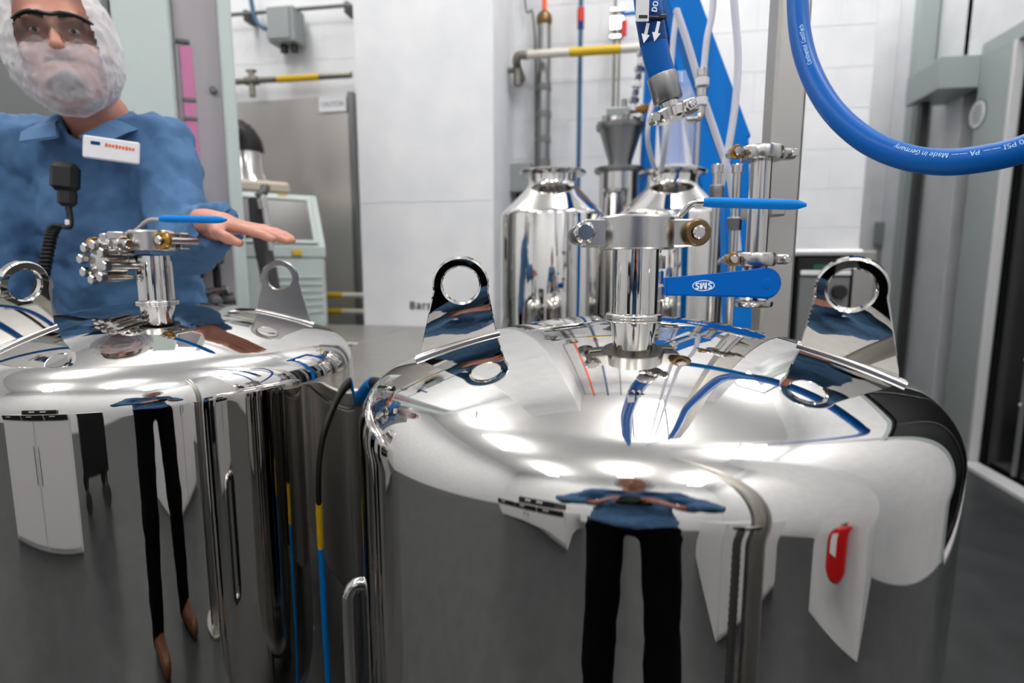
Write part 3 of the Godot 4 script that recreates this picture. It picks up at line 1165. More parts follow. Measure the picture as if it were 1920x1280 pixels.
func build_skid() -> void:
	var o := thing("steel_bench", "brushed stainless bench behind the vessels carrying the polished cans", "bench", Vector3(-0.21, 0, -2.04))
	var top := BENCH
	var s := Shape.new()
	s.box(T(Vector3(0, top - 0.02, 0)), Vector3(1.58, 0.04, 1.42), 0.004)
	s.box(T(Vector3(-1.015, top - 0.02, -0.395)), Vector3(0.448, 0.04, 0.63), 0.004)
	obj("bench_top", s, M.brushed_steel, o)
	for k in 3:
		s = Shape.new()
		s.box(T(Vector3(-0.52 + 0.52 * k, top - 0.30, 0.69)), Vector3(0.516, 0.5, 0.02), 0.003)
		obj("apron_panel", s, M.brushed_steel, o)
	for x in [-0.74, 0.74]:
		for z in [-0.65, 0.62]:
			s = Shape.new()
			s.box(T(Vector3(x, (top - 0.04) * 0.5, z)), Vector3(0.05, top - 0.04, 0.05), 0.004)
			obj("leg", s, M.brushed_steel, o)
	milk_can("polished steel milk-can vessel directly in front of grey vertical wall pipe", 1036, 1.95, top)
	milk_can("polished steel milk-can vessel topped by clear acrylic cylinder", 1258, 1.93, top)
	var lid := at(1258, 323, 1.93).y + 0.010
	# clear cylinder on the second can
	var c := at(1258, 400, 1.93)
	o = thing("acrylic_cylinder", "clear acrylic cylinder standing on the lid of polished can", "cylinder", Vector3(c.x, lid, c.z))
	var h := at(1272, 170, 1.93).y - lid
	s = Shape.new()
	s.lathe(T(Vector3(0.012, 0, 0)), [Vector2(0.049, 0), Vector2(0.052, 0), Vector2(0.052, h), Vector2(0.049, h), Vector2(0.049, 0)], 40)
	obj("tube_wall", s, M.acrylic, o)
	s = Shape.new()
	s.lathe(T(Vector3(0.012, h, 0)), [Vector2(0, 0), Vector2(0.056, 0), Vector2(0.056, 0.012), Vector2(0.040, 0.016), Vector2(0.036, 0.045), Vector2(0.028, 0.052), Vector2(0, 0.052)], 36)
	obj("cap", s, M.acrylic, o)
	s = Shape.new()
	s.rod(Vector3(0.075, 0, 0.0), Vector3(0.075, h + 0.01, 0.0), 0.008)
	obj("tie_rod", s, M.satin_steel, o)
	s = Shape.new()
	s.lathe(T(Vector3(0.012, 0, 0)), [Vector2(0, 0), Vector2(0.06, 0), Vector2(0.06, 0.008), Vector2(0, 0.008)], 36)
	obj("base_ring", s, M.white_plastic, o)
	# third can further back, and the slim column beside it
	var k3 := at(1151, 372, 2.05)
	o = thing("slim_canister", "small steel canister squeezed between the two polished cans", "canister", Vector3(k3.x, top, k3.z))
	var hh := at(1151, 360, 2.05).y - top
	s = Shape.new()
	s.lathe(Transform3D.IDENTITY, [Vector2(0, 0), Vector2(0.032, 0), Vector2(0.032, hh - 0.02), Vector2(0.026, hh - 0.01), Vector2(0.026, hh), Vector2(0, hh)], 32)
	obj("shell", s, M.satin_steel, o)
	s = Shape.new()
	s.lathe(T(Vector3(0, hh, 0)), [Vector2(0, 0), Vector2(0.037, 0), Vector2(0.037, 0.010), Vector2(0, 0.014)], 32)
	obj("lid", s, M.machined_steel, o)
	# separator column: cone between two flanges with a clamped cover
	var sc := at(1162, 320, 2.25)
	var fl := at(1162, 318, 2.25).y
	var f2 := at(1162, 238, 2.25).y
	o = thing("separator_column", "dull steel funnel between bolted flanges standing behind the cans", "separator", Vector3(sc.x, top, sc.z))
	var y1 := fl - top
	var y2 := f2 - top
	s = Shape.new()
	s.lathe(Transform3D.IDENTITY, [Vector2(0, 0), Vector2(0.075, 0), Vector2(0.075, y1 - 0.012), Vector2(0.0, y1 - 0.012)], 36)
	obj("lower_drum", s, M.satin_steel, o)
	s = Shape.new()
	s.lathe(Transform3D.IDENTITY, [Vector2(0, y1 - 0.012), Vector2(0.095, y1 - 0.012), Vector2(0.097, y1 - 0.008), Vector2(0.097, y1 + 0.004), Vector2(0.045, y1 + 0.008), Vector2(0.045, y1 + 0.03), Vector2(0.075, y2 - 0.03), Vector2(0.082, y2 - 0.01), Vector2(0.0, y2 - 0.01)], 40)
	obj("funnel", s, M.lead_steel, o)
	s = Shape.new()
	s.lathe(Transform3D.IDENTITY, [Vector2(0, y2 - 0.01), Vector2(0.092, y2 - 0.01), Vector2(0.094, y2 + 0.006), Vector2(0.070, y2 + 0.014), Vector2(0.066, y2 + 0.028), Vector2(0.0, y2 + 0.030)], 36)
	obj("cover", s, M.lead_steel, o)
	for k in 6:
		var a := TAU * k / 6 + 0.3
		s = Shape.new()
		s.hexagon(Vector3(cos(a) * 0.080, y2 + 0.005, sin(a) * 0.080), Vector3(cos(a) * 0.080, y2 + 0.030, sin(a) * 0.080), 0.012)
		obj("cover_bolt", s, M.lead_steel, o)
	s = Shape.new()
	s.box(T(Vector3(-0.01, y2 + 0.045, 0.02)), Vector3(0.09, 0.035, 0.06), 0.006)
	s.rod(Vector3(0.01, y2 + 0.05, 0.02), Vector3(0.01, y2 + 0.095, 0.02), 0.012)
	obj("valve_block", s, M.box_grey, o)
	s = Shape.new()
	s.rod(Vector3(0.03, y2 + 0.050, 0.03), Vector3(0.105, y2 + 0.058, 0.03), 0.012)
	s.hexagon(Vector3(0.07, y2 + 0.054, 0.03), Vector3(0.09, y2 + 0.056, 0.03), 0.018)
	obj("brass_valve", s, M.brass, o)
	s = Shape.new()
	s.rod(Vector3(0.100, y2 + 0.057, 0.03), Vector3(0.118, y2 + 0.059, 0.03), 0.016)
	obj("valve_cap", s, M.orange, o)
	# string of fittings rising behind the hanging hose
	o = thing("fitting_string", "slanting string of small steel fittings beside hanging blue hose", "fitting")
	var p0 := at(1186, 202, 2.2)
	var p1 := at(1204, 100, 2.2)
	for k in 8:
		var t := k / 7.0
		s = Shape.new()
		s.hexagon(p0.lerp(p1, t - 0.05), p0.lerp(p1, t + 0.05), 0.019 if k % 2 else 0.013)
		obj("fitting", s, M.satin_steel if k % 3 else M.white_plastic, o)
	s = Shape.new()
	s.rod(p0, p1, 0.008)
	obj("stem", s, M.satin_steel, o)


func bar(s: Shape, a: Vector3, b: Vector3, w: float, t: float) -> void:
	var y := (b - a).normalized()
	var z := cf(0, 0, -1)
	var x := y.cross(z).normalized()
	s.box(Transform3D(Basis(x, y, x.cross(y)), (a + b) * 0.5), Vector3(w, a.distance_to(b), t), 0.004)


func build_hoist() -> void:
	var o := thing("hoist_frame", "blue painted steel A-frame with spread legs standing behind square post", "frame")
	var legs := [
		[at(1252, -60, 1.60), at(1376, 272, 1.55), 0.080, 1],
		[at(1374, 262, 1.55), at(1382, 590, 1.52), 0.066],
		[at(1250, -60, 2.36), at(1380, 560, 2.36), 0.105],
		[at(1232, -60, 2.34), at(1208, 420, 2.34), 0.050],
		[at(1232, -60, 2.40), at(1262, 300, 2.40), 0.085],
	]
	for q in legs:
		var a: Vector3 = q[0]
		var b: Vector3 = q[1]
		var d := (b - a)
		var foot := b if q.size() > 3 else a + d * ((a.y - BENCH - 0.045) / (a.y - b.y))
		var s := Shape.new()
		bar(s, a, foot, q[2], 0.05)
		obj("brace" if q.size() > 3 else "leg", s, M.frame_blue, o)
		if q.size() < 4:
			s = Shape.new()
			s.box(T(Vector3(foot.x, BENCH + 0.004, foot.z)), Vector3(0.12, 0.007, 0.12), 0.001)
			s.rod(Vector3(foot.x, BENCH + 0.006, foot.z), Vector3(foot.x, BENCH + 0.07, foot.z), 0.022)
			obj("foot", s, M.frame_blue, o)
	var s := Shape.new()
	bar(s, at(1240, -62, 1.55), at(1238, -62, 2.45), 0.09, 0.10)
	obj("head_beam", s, M.frame_blue, o)
	# clear and white tubing draped over the frame
	var runs := [
		["white air tube dropping straight to small elbow beside blue frame", drop(at(1342, -80, 1.42)) + [at(1342, -80, 1.42), at(1336, 20, 1.42), at(1326, 70, 1.42), at(1320, 126, 1.42)], 0.0075],
		["long white tube bowing down past blue frame and square post", drop(at(1372, -80, 1.40)) + [at(1372, -80, 1.40), at(1378, 20, 1.40), at(1384, 110, 1.40), at(1378, 200, 1.40), at(1362, 300, 1.40), at(1342, 400, 1.42), at(1338, 470, 1.46)], 0.0085],
		["thin white tube running down blue leg behind the hanging hose", [at(1270, 16, 1.52), at(1262, 80, 1.52), at(1256, 170, 1.52), at(1248, 260, 1.52), at(1240, 318, 1.6)], 0.0070],
		["white tube crossing the blue frame towards canister", [at(1268, 18, 1.46), at(1292, 90, 1.46), at(1318, 180, 1.46), at(1345, 260, 1.45), at(1370, 340, 1.45), at(1384, 470, 1.46)], 0.0085],
		["white tube curling around the acrylic cylinder", [at(1236, 168, 1.6), at(1222, 200, 1.6), at(1214, 250, 1.6), at(1220, 290, 1.65), at(1228, 316, 1.7)], 0.0065],
	]
	for r in runs:
		var t := Shape.new()
		t.tube(curve(r[1], 10), r[2], 12)
		tag(obj("air_tube", t, M.white_tube), r[0], "tube", "white tubes around the blue frame")
	o = thing("push_fitting", "white push-in fitting stack with elbow hanging on air tube", "fitting")
	var e := at(1318, 128, 1.42)
	var y := e.y
	for k in 4:
		s = Shape.new()
		s.rod(Vector3(e.x, y - 0.022 * k, e.z), Vector3(e.x, y - 0.022 * k - 0.019, e.z), [0.013, 0.016, 0.012, 0.015][k])
		obj("body", s, M.white_plastic if k % 2 else M.satin_steel, o)
	s = Shape.new()
	s.tube(curve([Vector3(e.x, y - 0.085, e.z), Vector3(e.x, y - 0.105, e.z), e + cf(-0.012, -0.115, 0), e + cf(-0.035, -0.117, 0)], 6), 0.0085, 12)
	obj("elbow", s, M.satin_steel, o)
	# small stand pipes left of the spool
	for q in [[1346, 308, 372, "short steel stub pipe standing beside the can lid"], [1383, 308, 432, "short steel stub pipe with union nut beside valve spool"]]:
		var a := at(q[0], q[1], 1.35)
		var b := at(q[0], q[2], 1.35)
		o = thing("stub_pipe", q[3], "pipe")
		s = Shape.new()
		s.rod(Vector3(a.x, top_of_bench(), a.z), Vector3(a.x, a.y, a.z), 0.0095)
		obj("pipe", s, M.satin_steel, o)
		s = Shape.new()
		s.hexagon(Vector3(a.x, b.y, a.z), Vector3(a.x, b.y + 0.03, a.z), 0.016)
		obj("union_nut", s, M.satin_steel, o)
		s = Shape.new()
		s.rod(Vector3(a.x, a.y - 0.02, a.z), Vector3(a.x, a.y, a.z), 0.013)
		obj("end_cap", s, M.satin_steel, o)


func top_of_bench() -> float:
	return BENCH


func pipe_on_wall(o: Node3D, called: String, pts: Array, r: float, m: Material, label := "") -> void:
	var s := Shape.new()
	s.tube(pts, r, 16)
	obj(called, s, m, o, label)


func build_wall_pipes() -> void:
	var z := WALL_Z + 0.10
	# large grey riser
	var x := on_wall(1020, 100, z).x
	var o := thing("riser_pipe", "thick grey vertical pipe with ring clamps on the white wall", "pipe")
	pipe_on_wall(o, "pipe", [Vector3(x, 0.02, z), Vector3(x, on_wall(1020, 45, z).y, z)], 0.036, M.lead_steel)
	for y in [165, 215, 262, 305]:
		var s := Shape.new()
		var yy := on_wall(1020, y, z).y
		s.lathe(T(Vector3(x, yy, z)), [Vector2(0.034, -0.016), Vector2(0.041, -0.016), Vector2(0.041, 0.016), Vector2(0.034, 0.016)], 28)
		s.box(T(Vector3(x - 0.02, yy, z - 0.05)), Vector3(0.05, 0.03, 0.10), 0.003)
		obj("ring_clamp", s, M.mid_grey, o)
	var s := Shape.new()
	var yt := on_wall(1020, 38, z).y
	s.ball(Vector3(x, yt, z), Vector3(0.042, 0.05, 0.042))
	obj("brass_union", s, M.worn_brass, o)
	s = Shape.new()
	s.rod(Vector3(x, yt + 0.03, z), Vector3(x, CEIL - 0.01, z), 0.013)
	obj("orange_hose", s, M.orange, o, "orange hose leading up from the pipe")
	s = Shape.new()
	s.tube(curve([Vector3(x - 0.05, 0.9, z - 0.06), Vector3(x - 0.052, 2.2, z - 0.06), Vector3(x - 0.07, 2.55, z - 0.06), Vector3(x - 0.12, 2.75, z - 0.06), Vector3(x - 0.13, CEIL - 0.01, z - 0.06)], 6), 0.006, 8)
	tag(obj("thin_cable", s, M.mid_grey), "thin grey cable running up wall beside thick riser pipe", "cable")
	# blue line
	x = on_wall(1088, 100, z).x
	o = thing("blue_line", "thin blue vertical hose with a red coupling on the white wall", "hose")
	pipe_on_wall(o, "hose_wall", [Vector3(x, 0.9, z), Vector3(x, CEIL - 0.01, z)], 0.0125, M.line_blue)
	s = Shape.new()
	var yr := on_wall(1088, 28, z).y
	s.rod(Vector3(x, yr - 0.035, z), Vector3(x, yr + 0.035, z), 0.019)
	obj("red_coupling", s, M.red, o)
	s = Shape.new()
	s.rod(Vector3(x, yr - 0.07, z), Vector3(x, yr - 0.035, z), 0.017)
	obj("dark_coupling", s, M.band_blue, o)
	# thin instrument line with two clamps
	x = on_wall(1152, 100, z).x
	o = thing("instrument_line", "slender steel instrument line with valve block and red lever on wall", "pipe")
	pipe_on_wall(o, "pipe", [Vector3(x, 1.35, z), Vector3(x, CEIL - 0.01, z)], 0.008, M.dull_pipe)
	pipe_on_wall(o, "pipe", [Vector3(x + 0.025, 1.35, z), Vector3(x + 0.025, 2.45, z)], 0.006, M.dull_pipe)
	s = Shape.new()
	var yv := on_wall(1155, 45, z).y
	for k in [-1.0, 0.0, 1.0]:
		s.box(T(Vector3(x + 0.01, yv + 0.065 * k, z)), Vector3(0.075 - 0.02 * absf(k - 0.0) * 0.0, 0.022 if k else 0.07, 0.04), 0.004)
	obj("valve_block", s, M.satin_steel, o)
	s = Shape.new()
	s.box(T(Vector3(x + 0.045, yv - 0.035, z + 0.03)), Vector3(0.03, 0.075, 0.02), 0.004)
	obj("red_lever", s, M.red, o)
	s = Shape.new()
	s.rod(Vector3(x + 0.03, yv + 0.045, z), Vector3(x + 0.16, yv + 0.05, z), 0.009)
	obj("blue_branch", s, M.frame_blue, o)
	# horizontal cream pipe with yellow label
	z = WALL_Z + 0.22
	o = thing("gas_pipe", "cream horizontal pipe with yellow label sleeve crossing the wall pipes", "pipe")
	var a := on_wall(985, 103, z)
	var b := on_wall(1212, 91, z)
	pipe_on_wall(o, "pipe", [Vector3(a.x, a.y, z), Vector3(b.x + 0.3, a.y, z)], 0.0205, M.cream_pipe)
	var l0 := on_wall(1068, 98, z).x
	var l1 := on_wall(1164, 94, z).x
	pipe_on_wall(o, "label_sleeve", [Vector3(l0, a.y, z), Vector3(l1, a.y, z)], 0.0222, M.yellow, "yellow label sleeve")
	s = Shape.new()
	s.tube(curve([Vector3(a.x + 0.01, a.y, z), Vector3(a.x - 0.035, a.y - 0.002, z), Vector3(a.x - 0.05, a.y - 0.03, z - 0.03), Vector3(a.x - 0.052, a.y - 0.05, z - 0.21)], 6), 0.022, 14)
	s.rod(Vector3(a.x - 0.05, a.y - 0.05, z - 0.05), Vector3(a.x - 0.05, a.y - 0.135, z - 0.05), 0.022)
	s.rod(Vector3(a.x - 0.06, a.y - 0.05, z - 0.06), Vector3(a.x - 0.13, a.y - 0.053, z - 0.06), 0.015)
	obj("elbow", s, M.dull_pipe, o)
	# grey junction box low on the wall, half hidden by the can
	var j := on_wall(973, 335, WALL_Z + 0.06)
	o = thing("junction_box", "grey junction box on the wall behind polished can shoulder", "box", j)
	s = Shape.new()
	s.box(Transform3D.IDENTITY, Vector3(0.15, 0.16, 0.10), 0.006)
	obj("housing", s, M.box_grey, o)
	s = Shape.new()
	s.box(T(Vector3(0, 0, 0.053)), Vector3(0.14, 0.15, 0.008), 0.003)
	obj("cover", s, M.box_grey, o)
	s = Shape.new()
	s.rod(Vector3(0, -0.08, 0), Vector3(0, -0.11, 0), 0.018)
	obj("cable_gland", s, M.black_rubber, o)

	# ---- left of the pier
	z = WALL_Z + 0.10
	o = thing("wall_conduit", "thin steel conduit running along the white wall above junction box", "conduit")
	var c0 := on_wall(400, 31, z)
	var c1 := on_wall(655, 9, z)
	pipe_on_wall(o, "tube", [Vector3(c0.x, c1.y, z), Vector3(c1.x, c1.y, z)], 0.011, M.mid_grey)
	pipe_on_wall(o, "tube", curve([Vector3(c0.x, c1.y, z), Vector3(c0.x - 0.03, c1.y + 0.005, z + 0.05), Vector3(c0.x - 0.1, c1.y + 0.09, z + 0.5)], 5), 0.011, M.mid_grey)
	for q in [460, 650]:
		s = Shape.new()
		s.box(T(Vector3(on_wall(q, 20, z).x, c1.y - 0.01, z - 0.04)), Vector3(0.03, 0.06, 0.09), 0.003)
		obj("bracket", s, M.dark_grey, o)
	j = on_wall(537, 52, WALL_Z + 0.09)
	o = thing("junction_box", "grey junction box on thin conduit with dark cable glands below", "box", j)
	s = Shape.new()
	s.box(Transform3D.IDENTITY, Vector3(0.165, 0.19, 0.12), 0.006)
	obj("housing", s, M.box_grey, o)
	s = Shape.new()
	s.box(T(Vector3(-0.012, 0.005, 0.064)), Vector3(0.14, 0.17, 0.008), 0.003)
	obj("cover", s, M.box_grey, o)
	for k in [-0.02, 0.045]:
		s = Shape.new()
		s.rod(Vector3(k, -0.095, 0), Vector3(k, -0.135, 0), 0.022)
		obj("cable_gland", s, M.black_rubber, o)
	s = Shape.new()
	s.tube(curve([on_wall(466, -30, z), on_wall(472, 8, z), on_wall(480, 38, z), on_wall(495, 52, z), on_wall(511, 53, z)], 8), 0.013, 12)
	tag(obj("blue_cable", s, M.line_blue), "blue cable curving down into grey junction box", "cable")
	o = thing("labelled_pipe", "steel pipe with yellow label sleeve on wall above stainless door", "pipe")
	a = on_wall(430, 155, z)
	b = on_wall(659, 139, z)
	var ym := (a.y + b.y) * 0.5
	pipe_on_wall(o, "pipe", [Vector3(a.x - 0.3, ym, z), Vector3(b.x, ym, z)], 0.017, M.dull_pipe)
	pipe_on_wall(o, "label_sleeve", [Vector3(on_wall(521, 148, z).x, ym, z), Vector3(on_wall(599, 143, z).x, ym, z)], 0.0188, M.yellow)
	s = Shape.new()
	var kx := on_wall(472, 150, z).x
	s.rod(Vector3(kx, ym - 0.09, z), Vector3(kx, ym + 0.05, z), 0.018)
	s.rod(Vector3(kx - 0.04, ym, z), Vector3(kx + 0.04, ym, z), 0.025)
	s.box(T(Vector3(kx, ym + 0.055, z)), Vector3(0.06, 0.014, 0.03), 0.003)
	obj("valve", s, M.dull_pipe, o)
	for q in [[553, "upper of two yellow-sleeved pipes low in front of stainless door"], [583, "lower of two yellow-sleeved pipes low in front of stainless door"]]:
		z = WALL_Z + 0.20
		a = on_wall(606, q[0], z)
		b = on_wall(676, q[0], z)
		o = thing("labelled_pipe", q[1], "pipe")
		pipe_on_wall(o, "pipe", [Vector3(a.x - 0.5, a.y, z), Vector3(-1.262, a.y, z)], 0.016, M.cream_pipe)
		pipe_on_wall(o, "label_sleeve", [Vector3(a.x, a.y, z), Vector3(on_wall(643, q[0], z).x, a.y, z)], 0.0178, M.yellow)


# ---------------------------------------------------------------- machines behind the operator
func build_machines() -> void:
	# bench-top fume cabinet with sloping window
	var w := at(505, 610, 2.95)
	var o := thing("fume_cabinet", "pale green extraction cabinet with sloping dark window near stainless door", "cabinet", Vector3(w.x, 0, w.z), 0.80)
	o.scale = Vector3(1.3, 1.0, 1.3)
	var inv := o.transform.affine_inverse()
	var y_mid := at(560, 482, 2.85).y
	var y_top := at(520, 362, 2.9).y
	var s := Shape.new()
	s.box(T(Vector3(0.01, y_mid * 0.5, -0.05)), Vector3(0.36, y_mid, 0.40), 0.012)
	obj("lower_body", s, M.cabinet_green, o)
	# hood: side profile extruded across
	s = Shape.new()
	var prof := [Vector2(-0.25, y_mid + 0.002), Vector2(0.15, y_mid + 0.002), Vector2(0.15, y_mid + 0.05), Vector2(0.06, y_top), Vector2(-0.25, y_top)]
	s.slab(Transform3D(Basis(Vector3(0, 0, 1), Vector3(0, 1, 0), Vector3(-1, 0, 0)), Vector3(0.01, 0, 0)), prof, 0.36)
	obj("hood", s, M.cabinet_green, o)
	var slope := Vector3(0, y_top - y_mid - 0.05, -0.09)
	var yb := slope.normalized()
	var zb := Vector3(1, 0, 0).cross(yb).normalized()
	var face := Transform3D(Basis(Vector3(1, 0, 0), yb, zb), Vector3(0.01, y_mid + 0.05, 0.15) + slope * 0.5 + zb * 0.003)
	s = Shape.new()
	s.box(face, Vector3(0.28, slope.length() * 0.78, 0.006), 0.002)
	var win := obj("window_pane", s, M.black_gloss, o, "dark sloping window")
	s = Shape.new()
	var hw := 0.145
	var hh := slope.length() * 0.41
	for q in [[0, hh, 0.31, 0.018], [0, -hh, 0.31, 0.018], [hw, 0, 0.018, hh * 2], [-hw, 0, 0.018, hh * 2]]:
		s.box(face * T(Vector3(q[0], q[1], 0.003)), Vector3(q[2], q[3], 0.012), 0.003)
	obj("gasket", s, M.cabinet_green, win)
	for q in [[0.06, y_top - 0.015, 0.072], [0.08, y_mid + 0.022, 0.156]]:
		s = Shape.new()
		s.box(T(Vector3(q[0], q[1], q[2])), Vector3(0.035, 0.024, 0.008), 0.002)
		obj("yellow_label", s, M.yellow, o)
	for k in 6:
		s = Shape.new()
		s.box(T(Vector3(0.06, y_mid - 0.10 - 0.035 * k, 0.153)), Vector3(0.22, 0.010, 0.010), 0.003)
		obj("louvre", s, M.cabinet_green, o)
	s = Shape.new()
	s.box(T(Vector3(-0.01, y_top + 0.032, -0.08)), Vector3(0.22, 0.06, 0.26), 0.015)
	obj("top_filter", s, M.beige, o)
	s = Shape.new()
	s.lathe(T(Vector3(-0.03, y_top + 0.062, -0.10)), [Vector2(0, 0), Vector2(0.085, 0), Vector2(0.062, 0.06), Vector2(0.060, 0.17), Vector2(0, 0.17)], 32)
	obj("duct_spigot", s, M.satin_steel, o)
	s = Shape.new()
	var dp := curve([Vector3(-0.03, y_top + 0.22, -0.10), Vector3(-0.035, y_top + 0.27, -0.10), Vector3(-0.07, y_top + 0.315, -0.10), Vector3(-0.14, y_top + 0.30, -0.11), Vector3(-0.17, y_top + 0.22, -0.13), Vector3(-0.18, y_top - 0.1, -0.16), Vector3(-0.25, y_top - 0.5, -0.28)], 10)
	var rr := []
	for k in dp.size():
		rr.append(0.066 + 0.005 * (k % 2))
	s.tube(dp, rr, 22)
	obj("flexible_duct", s, M.black_rubber, o, "black ribbed duct hose")
	s = Shape.new()
	s.tube(curve([inv * at(482, 372, 2.62), inv * at(486, 420, 2.61), inv * at(495, 470, 2.60), inv * at(508, 540, 2.59), inv * at(515, 640, 2.59)], 8), 0.030, 16)
	s.tube(curve([inv * at(484, 368, 2.62), inv * at(494, 360, 2.64), inv * at(498, 350, 2.68)], 5), 0.016, 10)
	obj("suction_arm", s, M.dark_grey, o)
	s = Shape.new()
	s.rod(inv * at(492, 365, 2.56), inv * at(508, 470, 2.54), 0.009)
	s.rod(inv * at(490, 372, 2.56), inv * at(494, 392, 2.56), 0.016)
	obj("arm_strut", s, M.satin_steel, o)

	# tall open enclosure with a pink strip
	var c := at(338, 500, 1.95)
	o = thing("machine_enclosure", "tall pale green machine enclosure with a pink strip and open work bay", "enclosure", Vector3(c.x, 0, c.z), 0.60)
	inv = o.transform.affine_inverse()
	s = Shape.new()
	s.box(T(Vector3(-0.05, 1.3, 0)), Vector3(0.155, 2.6, 0.10), 0.006)
	obj("wide_upright", s, M.cabinet_green, o)
	s = Shape.new()
	s.box(T(Vector3(0.185, 1.3, 0)), Vector3(0.042, 2.6, 0.06), 0.006)
	obj("slim_upright", s, M.cabinet_green, o)
	s = Shape.new()
	s.box(T(Vector3(0.015, 1.3, -0.25)), Vector3(0.33, 2.6, 0.02), 0.003)
	obj("rear_panel", s, M.lavender_panel, o)
	s = Shape.new()
	s.box(T(Vector3(-0.15, 1.3, -0.13)), Vector3(0.02, 2.6, 0.24), 0.003)
	obj("side_panel", s, M.mid_grey, o)
	s = Shape.new()
	s.box(Transform3D(Basis(Vector3.UP, 0.0), Vector3(0.096, 1.99, -0.04)), Vector3(0.134, 1.20, 0.012), 0.002)
	var pn := obj("upper_panel", s, M.lavender_panel, o)
	s = Shape.new()
	s.box(T(Vector3(0.062, 1.75, -0.031)), Vector3(0.036, 0.36, 0.006), 0.001)
	obj("pink_strip", s, M.pink, pn, "bright pink strip")
	for y in [1.945, 1.76, 1.70]:
		s = Shape.new()
		s.box(T(Vector3(0.062 if y < 1.9 else 0.055, y, -0.028)), Vector3(0.04, 0.012, 0.010), 0.002)
		obj("strip_clip", s, M.mid_grey, pn)
	s = Shape.new()
	s.rod(Vector3(0.135, 1.80, -0.036), Vector3(0.135, 1.80, -0.016), 0.011)
	obj("latch", s, M.mid_grey, pn)
	s = Shape.new()
	s.box(T(Vector3(0.02, 1.02, -0.13)), Vector3(0.34, 0.02, 0.22), 0.003)
	obj("bay_floor", s, M.dark_grey, o)
	# parts of the mechanism in the bay
	var r := RandomNumberGenerator.new()
	r.seed = 8
	for k in 16:
		s = Shape.new()
		var p := Vector3(r.randf_range(0.03, 0.14), 1.035 + r.randf_range(0.02, 0.30), r.randf_range(-0.20, -0.06))
		var q := r.randf_range(0.012, 0.028)
		if k % 3 == 0:
			s.rod(p - Vector3(0.04, 0, 0), p + Vector3(0.05, r.randf_range(-0.02, 0.02), 0.02), q)
		elif k % 3 == 1:
			s.box(T(p, r.randf_range(-0.6, 0.6)), Vector3(q * 2.5, q * 2, q * 2), 0.003)
		else:
			s.rod(p, p + Vector3(0, -(p.y - 1.03), 0), q * 0.5)
			s.ball(p, Vector3.ONE * q)
		obj("mechanism_part", s, [M.dark_grey, M.satin_steel, M.mid_grey, M.black_rubber][k % 4], o)
	s = Shape.new()
	s.box(T(Vector3(0.038, 1.22, 0.01)), Vector3(0.020, 0.36, 0.02), 0.003)
	obj("red_guard", s, M.red, o)
	# dark cabinet and bent black hose behind the operator
	c = at(120, 500, 2.35)
	o = thing("dark_cabinet", "dark steel machine cabinet behind the operator", "cabinet", Vector3(c.x - 0.30, 0, c.z + 0.10), 0.45)
	s = Shape.new()
	s.box(T(Vector3(0, 1.25, -0.2)), Vector3(1.05, 2.5, 0.5), 0.01)
	obj("housing", s, M.lead_steel, o)
	s = Shape.new()
	s.box(T(Vector3(-0.28, 1.25, 0.056)), Vector3(0.44, 2.3, 0.012), 0.004)
	s.box(T(Vector3(0.22, 1.25, 0.056)), Vector3(0.44, 2.3, 0.012), 0.004)
	obj("door_panel", s, M.mid_grey, o)
	s = Shape.new()
	s.tube(curve([at(246, -40, 2.22), at(252, 60, 2.22), at(240, 105, 2.22), at(222, 122, 2.22), at(196, 128, 2.22), at(150, 130, 2.24)], 8), 0.030, 14)
	tag(obj("bent_hose", s, M.black_rubber), "black hose bending behind the operator's hair net", "hose")

	# control box with a green display, right of the post
	c = at(1538, 620, 2.0)
	o = thing("control_box", "black framed control box with green display beside the square post", "control box", Vector3(c.x, 0, c.z), 0.05)
	var y0 := 0.60
	var y1 := at(1538, 476, 2.0).y
	s = Shape.new()
	s.box(T(Vector3(0, (y0 + y1) * 0.5, -0.1)), Vector3(0.20, y1 - y0, 0.2), 0.012)
	obj("housing", s, M.black_gloss, o)
	s = Shape.new()
	s.box(T(Vector3(0, y1 + 0.006, -0.09)), Vector3(0.23, 0.022, 0.24), 0.009)
	obj("lid", s, M.white_plastic, o)
	s = Shape.new()
	s.box(T(Vector3(0.0, (y0 + y1) * 0.5 - 0.03, 0.003)), Vector3(0.165, y1 - y0 - 0.10, 0.012), 0.004)
	obj("front_plate", s, M.mid_grey, o)
	s = Shape.new()
	s.box(T(Vector3(0.0, y1 - 0.065, 0.009)), Vector3(0.165, 0.018, 0.012), 0.003)
	obj("label_strip", s, M.white_plastic, o)
	s = Shape.new()
	s.box(T(Vector3(0.015, y1 - 0.044, 0.003)), Vector3(0.11, 0.016, 0.008), 0.002)
	obj("display", s, M.green_display, o)
	s = Shape.new()
	s.rod(Vector3(0.045, y1 - 0.13, 0.005), Vector3(0.045, y1 - 0.13, 0.03), 0.024, 24)
	obj("knob", s, M.black_rubber, o)
	s = Shape.new()
	s.box(T(Vector3(0.0, y0 * 0.5, -0.1)), Vector3(0.06, y0, 0.06), 0.004)
	s.box(T(Vector3(0.0, 0.01, -0.1)), Vector3(0.3, 0.02, 0.3), 0.004)
	obj("stand", s, M.brushed_steel, o)
	# steel panel further back with a hanging chain
	c = at(1610, 560, 2.9)
	o = thing("steel_cabinet", "narrow steel cabinet in the passage mouth behind control box", "cabinet", Vector3(c.x, 0, c.z))
	s = Shape.new()
	var yk := at(1610, 470, 2.9).y
	s.box(T(Vector3(-0.04, yk * 0.5, -0.12)), Vector3(0.24, yk, 0.2), 0.006)
	obj("housing", s, M.brushed_steel, o)
	s = Shape.new()
	s.tube([Vector3(-0.10, yk - 0.05, 0.0), Vector3(-0.102, yk - 0.27, 0.0)], 0.005, 8)
